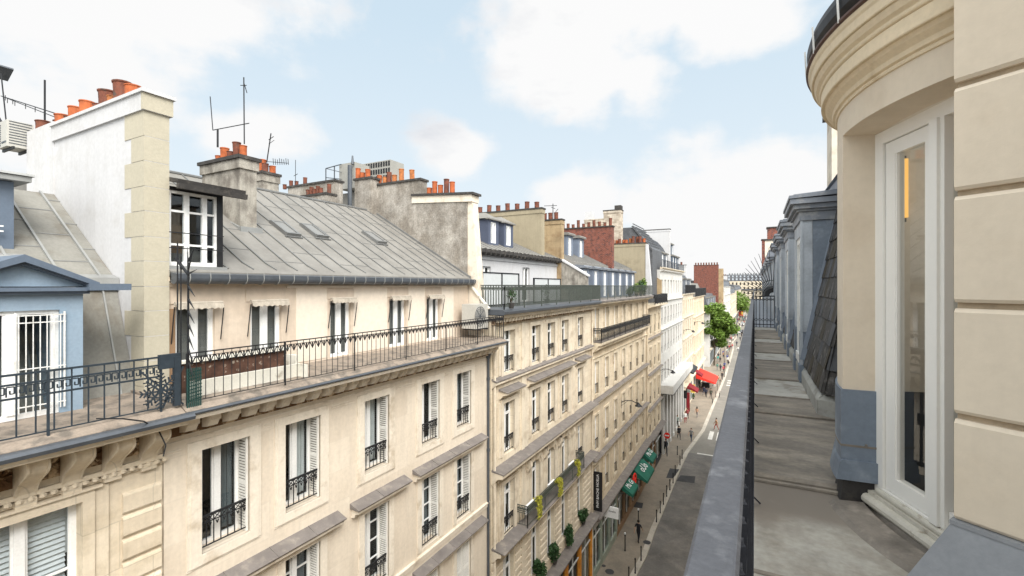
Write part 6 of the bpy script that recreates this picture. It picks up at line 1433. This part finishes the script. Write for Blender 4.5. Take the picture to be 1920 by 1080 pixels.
# balcony slab with cross seams
mb = MB(); mb.box(-.14, 2.2, -6, 20.6, -1.9, FL - .02, 0)
ysm = [-6, .6, 3.0, 4.42, 4.56, 6.80, 7.82, 9.28, 11.5, 12.85, 15.0, 16.2, 19.1, 20.6]
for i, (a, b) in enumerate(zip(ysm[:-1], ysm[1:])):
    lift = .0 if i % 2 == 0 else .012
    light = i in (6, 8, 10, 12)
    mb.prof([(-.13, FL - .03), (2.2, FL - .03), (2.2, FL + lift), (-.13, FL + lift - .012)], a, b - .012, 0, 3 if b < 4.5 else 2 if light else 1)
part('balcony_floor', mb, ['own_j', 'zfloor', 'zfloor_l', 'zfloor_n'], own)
for y in ysm[2:-1]: mb = MB(); mb.bar((-.1, y - .01, FL + .0), (.95, y - .01, FL + .008), .018, 6); part('floor_seam', mb, 'zfloor', own)
mb = MB(); mb.bar((-.1, 4.5, FL), (.72, 4.5, FL + .005), .045, 8); part('floor_seam', mb, 'zfloor', own)
# iron balcony rail
mb = MB(); mb.box(-.109, -.038, -6, 20.4, -.575, -.55); mb.bar((-.109, -6, -.562), (-.109, 20.4, -.562), .013, 8); mb.bar((-.038, -6, -.562), (-.038, 20.4, -.562), .012, 8)
rl = part('handrail', mb, 'handrail', own)
mb = MB(); mb.box(-.085, -.030, -6, 20.4, -.60, -.576); mb.box(-.040, -.018, -6, 20.4, -.70, -.68); mb.box(-.035, -.005, -6, 20.4, FL + .10, FL + .13)
y = -1.0
while y < 20.4: mb.bar((-.022, y, FL + .1), (-.030, y, -.6), .013, 5); mb.bar((-.03, y - .05, -.62), (-.03, y, -.68), .008, 4); mb.bar((-.03, y + .05, -.62), (-.03, y, -.68), .008, 4); mb.box(-.032, -.016, y - .03, y + .03, -1.2, -1.1); y += .115
for y in (2.2, 3.9, 5.4, 7.0, 8.6, 10.2, 12, 14, 16, 18): mb.bar((-.02, y, FL), (-.03, y, -.58), .018, 4); mb.bar((-.01, y, FL + .06), (.035, y + .02, FL + .01), .007, 4, .009)
part('railing', mb, 'iron_own', own)
# rotunda: curved wall, window opening, fascia, cornice
mb = MB(); arc(mb, [(1.53, -1.46), (1.76, -1.46), (1.76, 1.14), (1.53, 1.14)], -60, 4, 24); arc(mb, [(1.53, 1.12), (1.76, 1.14), (1.76, 1.40), (1.53, 1.40)], -60, 60, 60); 
arc(mb, [(1.2, 1.40), (1.76, 1.40), (1.76, 2.3), (1.2, 2.3)], -60, 60, 30)
part('curved_wall', mb, 'own', own)
mb = MB()
arc(mb, [(1.74, 1.335), (1.772, 1.34), (1.776, 1.352), (1.772, 1.364), (1.79, 1.372), (1.795, 1.40), (1.80, 1.405), (1.83, 1.43), (1.845, 1.455), (1.74, 1.455)], -75, 75, 90)
arc(mb, [(1.74, 1.455), (1.868, 1.455), (1.872, 1.462), (1.872, 1.545), (1.866, 1.552), (1.74, 1.552)], -75, 75, 90)
arc(mb, [(1.74, 1.552), (1.872, 1.552), (1.882, 1.558), (1.886, 1.568), (1.882, 1.578), (1.884, 1.584), (1.905, 1.60), (1.918, 1.625), (1.922, 1.64), (1.74, 1.64)], -75, 75, 90)
arc(mb, [(1.74, 1.64), (1.935, 1.642), (1.94, 1.648), (1.945, 1.70), (1.955, 1.715), (1.962, 1.74), (1.74, 1.76)], -75, 75, 90)
part('cornice', mb, 'own_top', own, smooth=False)
mb = MB(); arc(mb, [(1.70, 1.745), (1.962, 1.742), (1.978, 1.752), (1.978, 1.768), (1.962, 1.776), (1.7, 1.79)], -75, 75, 90); part('cornice_flashing', mb, 'own_j_dark', own)
mb = MB(); arc(mb, [(1.86, 1.79), (1.93, 1.80), (1.965, 1.84), (1.972, 1.90), (1.955, 1.96), (1.93, 1.96), (1.93, 1.9), (1.9, 1.84)], -75, 75, 70)
part('gutter', mb, 'black', own)
mb = MB()
for k in range(9): t = R(-40 + k * 12); mb.bar(ap(1.975, t, 1.75), ap(1.985, t, 1.95), .008)
part('gutter_strap', mb, 'wframe', own)
mb = MB(); arc(mb, [(1.0, 1.8), (1.9, 1.8), (1.8, 2.2), (1.5, 3.2), (1.0, 3.6)], -75, 75, 40); part('bay_roof', mb, 'slate', own)
# zinc plinth round the far pier
mb = MB(); arc(mb, [(1.49, -1.40), (1.775, -1.40), (1.775, -.79), (1.49, -.79)], -60, 4.5, 24); arc(mb, [(1.46, -1.47), (1.81, -1.47), (1.785, -1.34), (1.775, -1.32), (1.48, -1.32)], -60, 5.2, 24)
pl = part('zinc_plinth', mb, 'rzinc', own)
mb = MB(); arc(mb, [(1.54, -1.66), (1.775, -1.66), (1.755, -1.46), (1.54, -1.46)], -60, 3.8, 24); part('base_stone', mb, 'capst', own)
mb = MB(); arc(mb, [(1.485, -1.22), (1.778, -1.22), (1.778, -1.205), (1.485, -1.205)], -60, 4.62, 24); mb.bar(ap(1.62, R(4.6), -1.2), ap(1.62, R(4.6), -1.19), .01); part('zinc_joint', mb, 'zfloor', pl)
# near pier of rusticated blocks
P0 = Vector((.867, 3.016, 0)); PS = .93; wdir = Vector((.80, -.60, 0)); nrm = Vector((-.60, -.80, 0))
def pprism(mb, t0, t1, sec, mi=0):
    """section (n,z) swept along the pier face"""
    mb.prism([P0 + wdir * t0 + nrm * n + Vector((0, 0, z)) for n, z in sec], wdir * (t1 - t0), mi)
mb = MB(); js = [PS * q for q in (-1.25, -.69, -.105, .487, 1.06, 1.64, 2.22, 2.8, 3.4)]
pprism(mb, .03, 3, [(-.8, -1.7), (-.035, -1.7), (-.035, 3), (-.8, 3)], 1)
mb.prism([P0 + Vector((0, 0, z)) * 0 + Vector(q) for q in []] or [tuple(P0 + nrm * -.036 + wdir * .0 + Vector((0, 0, -1.7))), tuple(P0 + nrm * -.036 + wdir * .6 + Vector((0, 0, -1.7))), tuple(Vector((1.75, 3.35, -1.7))), tuple(Vector((1.17, 3.50, -1.7)))], (0, 0, 4.8), 1)
for a, b in zip(js[:-1], js[1:]):
    pprism(mb, 0, 3, [(-.2, a + .012), (-.012, a + .014), (0, a + .03), (0, b - .035), (-.014, b - .016), (-.2, b - .012)], 0)
part('pier', mb, ['own', 'own_j'], own)
zt = -1.25 * PS; mb = MB()
def pq(t, n, z): return tuple(P0 + wdir * t + nrm * n + Vector((0, 0, z)))
mb.add([pq(-.004, -.3, zt), pq(-.004, .006, zt), pq(3, .006, zt), pq(3, -.3, zt), pq(-.21, -.3, FL), pq(-.21, .20, FL), pq(3, .20, FL), pq(3, -.3, FL)], [(0, 1, 2, 3), (0, 4, 5, 1), (1, 5, 6, 2), (2, 6, 7, 3), (3, 7, 4, 0)])
pprism(mb, -.012, 3, [(-.03, zt + .012), (.014, zt + .008), (.016, zt - .012), (-.03, zt - .012)]); part('zinc_plinth', mb, 'rzinc_p', own)
# french window
Wa = Vector((.824, 4.293, 0)); wd2 = Vector((.304, -.814, 0)); LNW = wd2.length; wd2n = wd2 / LNW; wn = Vector((-wd2n.y * -1, 0, 0)); wn = Vector((wd2n.y, -wd2n.x, 0)); 
if wn.x > 0: wn = -wn
def wb(mb, t0, t1, n0, n1, z0, z1, mi=0):
    c = [Wa + wd2 * t + wn * n + Vector((0, 0, z)) for t, n, z in ((t0, n0, z0), (t1, n0, z0), (t1, n1, z0), (t0, n1, z0), (t0, n0, z1), (t1, n0, z1), (t1, n1, z1), (t0, n1, z1))]
    mb.add(c, [(3, 2, 1, 0), (4, 5, 6, 7), (0, 1, 5, 4), (1, 2, 6, 5), (2, 3, 7, 6), (3, 0, 4, 7)], mi)
def wq(mb, t0, t1, n, za, zb): mb.quad(*[tuple(Wa + wd2 * t + wn * n + Vector((0, 0, z))) for t, z in ((t0, za), (t1, za), (t1, zb), (t0, zb))])
mb = MB(); arc(mb, [(1.40, -1.72), (1.62, -1.72), (1.58, -1.62), (1.40, -1.60)], 4, 60, 24, 0); part('threshold', mb, 'zfloor_d', own)
mb = MB(); z0, z1 = -1.53, 1.12
wb(mb, -.02, .085, -.06, .03, z0, z1); wb(mb, .085, 1.2, -.06, .03, z1 - .09, z1); wb(mb, .085, 1.2, -.06, .03, z0, z0 + .05)
fr = part('window_frame', mb, 'wpaint_own', own)
mb = MB(); wb(mb, .092, .20, -.05, .012, z0 + .055, z1 - .095); wb(mb, .52, .60, -.05, .012, z0 + .055, z1 - .095); wb(mb, .20, .52, -.05, .012, z0 + .055, z0 + .16); wb(mb, .20, .52, -.05, .012, z1 - .19, z1 - .095)
wb(mb, .20, .212, -.02, .006, z0 + .16, z1 - .19)
ca = part('casement', mb, 'wpaint_own', fr)
mb = MB(); wq(mb, .20, .52, -.012, z0 + .16, z1 - .19); part('pane', mb, 'glass_near', fr)
mb = MB(); wb(mb, .60, .735, -.05, .035, z0 + .05, z1 - .09); wb(mb, .625, .70, .035, .055, z0 + .05, z1 - .09); wb(mb, .74, 1.2, -.05, .012, z0 + .055, z0 + .16); part('casement', mb, 'wpaint_own', fr)
mb = MB(); wq(mb, .74, 1.2, -.012, z0 + .16, z1 - .19); part('pane', mb, 'glass_near', fr)
mb = MB(); wb(mb, -.02, 1.0, -.06, .075, z0 - .045, z0); wb(mb, .03, .98, .03, .05, z0, z0 + .03)
pa = Wa + wd2 * -.02 + wn * .085 + Vector((0, 0, z0 - .06)); pb = Wa + wd2 * .93 + wn * .085 + Vector((0, 0, z0 - .06)); mb.bar(pa, pb, .038, 10); pa = Wa + wd2 * .05 + wn * .04 + Vector((0, 0, z0 + .02)); pb = Wa + wd2 * .9 + wn * .04 + Vector((0, 0, z0 + .02)); mb.bar(pa, pb, .022, 8)
part('sill', mb, 'sill', fr)
mb = MB(); wb(mb, -.3, 1.4, -2.6, -2.55, -1.7, 1.3); wb(mb, -.35, -.3, -2.6, -.08, -1.7, 1.3); wb(mb, -.3, 1.4, -2.6, -.1, -1.7, -1.66); wb(mb, -.3, 1.4, -2.6, -.1, 1.25, 1.3); wb(mb, 1.4, 1.45, -2.6, -.1, -1.7, 1.3); part('room', mb, 'room_beige', own)
mb = MB(); wb(mb, -.298, -.285, -2.5, -.09, -1.655, -.84); part('pane_reflection_panel', mb, 'pane_reflection_panel', own)  # added dark panel; its colour paints the reflection low in the pane
mb = MB(); wb(mb, -.285, -.245, -.33, -.29, .53, .99); lw = thing('wall_lamp', tuple(Wa + wd2 * -.27 + wn * -.31 + Vector((0, 0, .5))), 'slim glowing amber wall lamp inside the right hand french window', 'lamp'); part('tube', mb, 'lamp_yellow', lw)
mb = MB(); wb(mb, -.299, -.287, -.34, -.28, .50, 1.02); part('back_plate', mb, 'gutter', lw)
ld = bpy.data.lights.new('room_fill_light', 'POINT'); ld.energy = 9; ld.color = (1, .92, .80); ld.shadow_soft_size = .12; lo = bpy.data.objects.new('room_fill_light', ld); link(lo, lw, tuple(Wa + wd2 * .3 + wn * -1.3 + Vector((0, 0, .7))))  # added fill light brightening the room, set apart from the lamp tube
# grimy strip and low curb below the window
mb = MB(); arc(mb, [(1.62, FL - .01), (1.86, FL - .01), (1.83, FL + .02), (1.64, FL + .03)], 5, 46, 24); part('curb', mb, 'zfloor_d', own)
# mansard with individual slates, zinc curb and dormers
XB, ZB, XT, ZT = .745, -1.36, 1.28, 1.75
def slate_patch(mb, o, u_, n_, up, L0, H, seed):
    r = random.Random(seed); rows = int(H / .30); 
    for i in range(rows):
        z = i * .30; y = -.12 * (i % 2)
        while y < L0:
            w = .25; a = max(0, y); b = min(L0, y + w)
            if b - a > .02:
                lift = r.uniform(.010, .022); c = [o + u_ * (a + .004) + up * z + n_ * lift, o + u_ * (b - .004) + up * z + n_ * lift, o + u_ * (b - .004) + up * (z + .335) + n_ * .001, o + u_ * (a + .004) + up * (z + .27) + n_ * .001]
                c2 = [p - n_ * .006 for p in c]; mb.add(c + c2, [(0, 1, 2, 3), (0, 4, 5, 1), (0, 3, 7, 4), (1, 5, 6, 2)], r.choice([0, 0, 0, 1, 2]))
            y += w + .003
sl = Vector((XT - XB, 0, ZT - ZB)); HS = sl.length; sl.normalize(); sn = Vector((-sl.z, 0, sl.x))
mb = MB(); slate_patch(mb, Vector((XB, 6.95, ZB)), Vector((0, 1, 0)), sn, sl, 14.0, HS, 1)
u2 = Vector((-.45, .55, 0)).normalized(); n2 = Vector((-.78, -.62, 0)); o2 = Vector((1.35, 6.28, ZB)); 
up2 = Vector((.10, .10, 1)).normalized(); slate_patch(mb, o2, (Vector((XB, 6.95, ZB)) - o2).normalized(), Vector((-.77, -.63, .1)).normalized(), Vector((XT - XB, .12, ZT - ZB)).normalized(), (Vector((XB, 6.95, ZB)) - o2).length, HS, 2)
mb.add([(XB + .02, 6.9, ZB), (XB + .02, 21, ZB), (XT + .02, 21, ZT), (XT + .02, 6.9, ZT)], [(0, 1, 2, 3)], 0); mb.add([(XB + .02, 6.95, ZB), (1.38, 6.3, ZB), (1.95, 6.42, ZT), (XT + .02, 7.07, ZT)], [(0, 1, 2, 3)], 0)
ms = part('mansard_roof', mb, ['slate', 'slate_b', 'slate_c'], own)
mb = MB(); mb.prof([(.70, FL), (.70, FL + .18), (.735, FL + .24), (.82, FL + .30), (.95, FL + .30), (.95, FL)], 6.98, 9.2); 
for (a, b) in ((6.98, 9.2),): mb.prof([(.70, FL), (.70, FL + .18), (.74, FL + .24), (.84, FL + .29), (.9, FL)], 9.2, 20.8)
sec = [(.0, FL), (.0, FL + .20), (.04, FL + .26), (.13, FL + .32), (.3, FL + .32), (.3, FL)]
d3 = Vector((.72, -.60, 0)).normalized(); n3 = Vector((.60, .72, 0)).normalized(); o3 = Vector((.70, 6.99, 0)); mb.prism([o3 + n3 * p + Vector((0, 0, z)) for p, z in sec], d3 * 1.2)
part('zinc_curb', mb, 'zcurb', own)
mb = MB(); mb.prof([(XT - .1, ZT - .03), (XT - .06, ZT + .06), (XT + .1, ZT + .12), (XT + .4, ZT + .16), (5, ZT + 1.4), (5, -2), (XT + .1, -2)], 6.2, 21); mb.prof([(XT - .14, ZT - .0), (XT - .1, ZT + .05), (XT - .04, ZT + .0)], 6.9, 21); mb.box(2.4, 12, -8, 6.3, -2, 3.2); part('upper_roof', mb, 'rcap', own)
def own_dormer(y0, lab):
    """pale zinc fronted dormer with blue zinc cheeks; y0 = its near side"""
    w = 1.50; y1 = y0 + w; xf = .70; mb = MB()
    mb.box(xf, xf + .16, y0, y0 + .26, FL + .86, 1.10); mb.box(xf, xf + .16, y1 - .26, y1, FL + .86, 1.10); mb.box(xf, xf + .16, y0 + .26, y1 - .26, .86, 1.10); mb.box(xf - .015, xf + .02, y0 - .015, y0 + .06, FL + .3, 1.10); 
    d = part('dormer', mb, 'rzinc_l', own, label=lab)
    for ya_ in (y0, y1 - .26): mb = MB(); mb.box(xf - .012, xf + .2, ya_ - .012, ya_ + .27, FL + .29, FL + .85); mb.box(xf - .03, xf + .21, ya_ - .02, ya_ + .28, FL + .0, FL + .29); part('zinc_foot', mb, 'rzinc', d)
    mb = MB()
    q = MB(); q.prism([(xf + .165, y1 - .034, FL), (xf + .165, y1 - .034, 1.095), (XT + .1, y1 - .034, 1.095), (XT + .1, y1 - .034, FL)], (0, .03, 0), 0); part('cheek', q, 'rzinc', d)
    mb.prism([(xf + .165, y0 + .004, FL), (xf + .165, y0 + .004, 1.095), (XT + .1, y0 + .004, 1.095), (XT + .1, y0 + .004, FL)], (0, .03, 0), 0)
    for y in (y0 - .020,):
        mb.prism([(XT - .13, y, 1.09), (XT + .0, y, 1.09), (XB + .02, y, ZB + .1), (XB - .07, y, ZB + .1)], (0, .01, 0), 1)
    part('cheek', mb, ['rzinc', 'rcheek'], d)
    mb = MB()
    for (o, za, zb) in ((.03, 1.10, 1.25), (.07, 1.25, 1.29), (.12, 1.29, 1.37), (.17, 1.37, 1.46)): mb.box(xf - o, XT + .35, y0 - o, y1 + o, za, zb - .003)
    mb.prism([(xf - .19, y0 - .19, 1.46), (xf - .19, y1 + .19, 1.46), (XT + .4, y1 + .19, 1.5), (XT + .4, y0 - .19, 1.5)], (0, 0, .05)); mb.prism([(xf - .12, y0 - .1, 1.51), (xf - .12, y1 + .1, 1.51), (XT + .5, y1 + .1, 1.58), (XT + .5, y0 - .1, 1.58)], (0, 0, .03))
    part('dormer_cap', mb, 'rcap', d)
    window(own, xf, (y0 + y1) / 2, FL + .3, w - .52, .86 - FL - .3, 0, 0, name='window', far=False) if 0 else None
    mb = MB(); mb.box(xf + .0, xf + .07, y0 + .26, y1 - .26, FL + .25, FL + .4); mb.box(xf + .02, xf + .07, y0 + .26, y1 - .26, .76, .86); 
    for y in (y0 + .26, (y0 + y1) / 2 - .05, y1 - .36): mb.box(xf + .02, xf + .07, y, y + .12, FL + .4, .76)
    part('window', mb, 'wframe', d); mb = MB(); mb.quad((xf + .05, y0 + .3, FL + .4), (xf + .05, y1 - .3, FL + .4), (xf + .05, y1 - .3, .8), (xf + .05, y0 + .3, .8)); part('pane', mb, 'glass_near', d); mb = MB(); mb.box(xf + .12, xf + .13, y0 + .05, y1 - .05, FL + .3, 1.05); part('curtain', mb, 'curtain', d)
for i in range(4): own_dormer(9.2 + 3.25 * i, ['nearest and largest looking pale blue zinc dormer', 'second pale blue zinc dormer', 'third pale blue zinc dormer', 'fourth pale blue zinc dormer'][i])
ch = chimney(own, 1.42, 2.6, 11.6, 12.3, 1.0, 3.75, 'stone1t', band=False, over=.08)
chimney(own, 1.75, 3, 9.6, 10.2, 1.0, 3.1, 'gable', band=False)
# neighbour beyond the fan guard
nb = thing('apartment_building', (5, 40, GZ), 'neighbouring right hand building beyond the iron fan guard, with grey dormers and red brick chimney', 'building')
mb = MB(); mb.box(-.14, 2.0, 20.7, 60, -1.95, FL); mb.box(.9, 10, 20.7, 60, FL, 1.4); part('wall', mb, 'rcap', nb)
for i in range(11):
    y0 = 22.3 + i * 3.3; mb = MB(); mb.box(.70, 1.5, y0, y0 + 1.4, FL, 1.1); d = part('dormer', mb, 'rzinc_l', nb); mb = MB(); mb.box(.55, 1.6, y0 - .15, y0 + 1.55, 1.1, 1.2); mb.box(.48, 1.6, y0 - .2, y0 + 1.6, 1.2, 1.42); mb.prism([(.5, y0 - .2, 1.42), (.5, y0 + 1.6, 1.42), (1.6, y0 + 1.6, 1.9), (1.6, y0 - .2, 1.9)], (0, 0, .05)); part('dormer_cap', mb, 'rcap', d)
mb = MB(); mb.box(-.12, -.03, 20.9, 60, -.575, -.55); part('handrail', mb, 'handrail', nb)
mb = MB(); y = 20.9
while y < 60: mb.bar((-.07, y, FL), (-.07, y, -.57), .015, 4); y += .2
part('railing', mb, 'iron_own', nb)
ch = chimney(nb, .95, 2.4, 45, 46, 1, 5.0, 'brick', band=False); chimney(nb, .7, 1.6, 41, 41.6, 1, 3.6, 'stone1t', band=False); chimney(nb, .62, 1.5, 52, 53, 1, 4.6, 'brick', band=False)
# iron fan guard
mb = MB(); yg = 20.5; c = Vector((.62, yg, -.40))
for k in range(17):
    a = R(88 + k * 6.2); L_ = 2.0 - 1.1 * (k / 16) ** .8; mb.bar(c + Vector((math.cos(a) * .12, 0, math.sin(a) * .12)), c + Vector((math.cos(a) * L_, 0, math.sin(a) * L_)), .022, 4, .010)
for q in (.35, .6):
    for k in range(16):
        a, b = R(88 + k * 6.2), R(94 + k * 6.2); mb.bar(c + Vector((math.cos(a) * q, 0, math.sin(a) * q)), c + Vector((math.cos(b) * q, 0, math.sin(b) * q)), .018, 4)
mb.bar((-.1, yg, -.42), (.68, yg, -.42), .03); mb.bar((-.1, yg, -.55), (.68, yg, -.55), .015); mb.bar((-.1, yg, FL + .12), (.68, yg, FL + .12), .02)
for k in range(7): x = -.08 + k * .125; mb.bar((x, yg, FL), (x, yg, -.42), .016, 4)
for k in range(6):
    x = -.02 + k * .125
    for z in (-.6, FL + .25): mb.bar((x - .05, yg, z), (x + .05, yg, z + .1), .01, 4); mb.bar((x + .05, yg, z), (x - .05, yg, z + .1), .01, 4)
part('fan_guard', mb, 'iron', own)
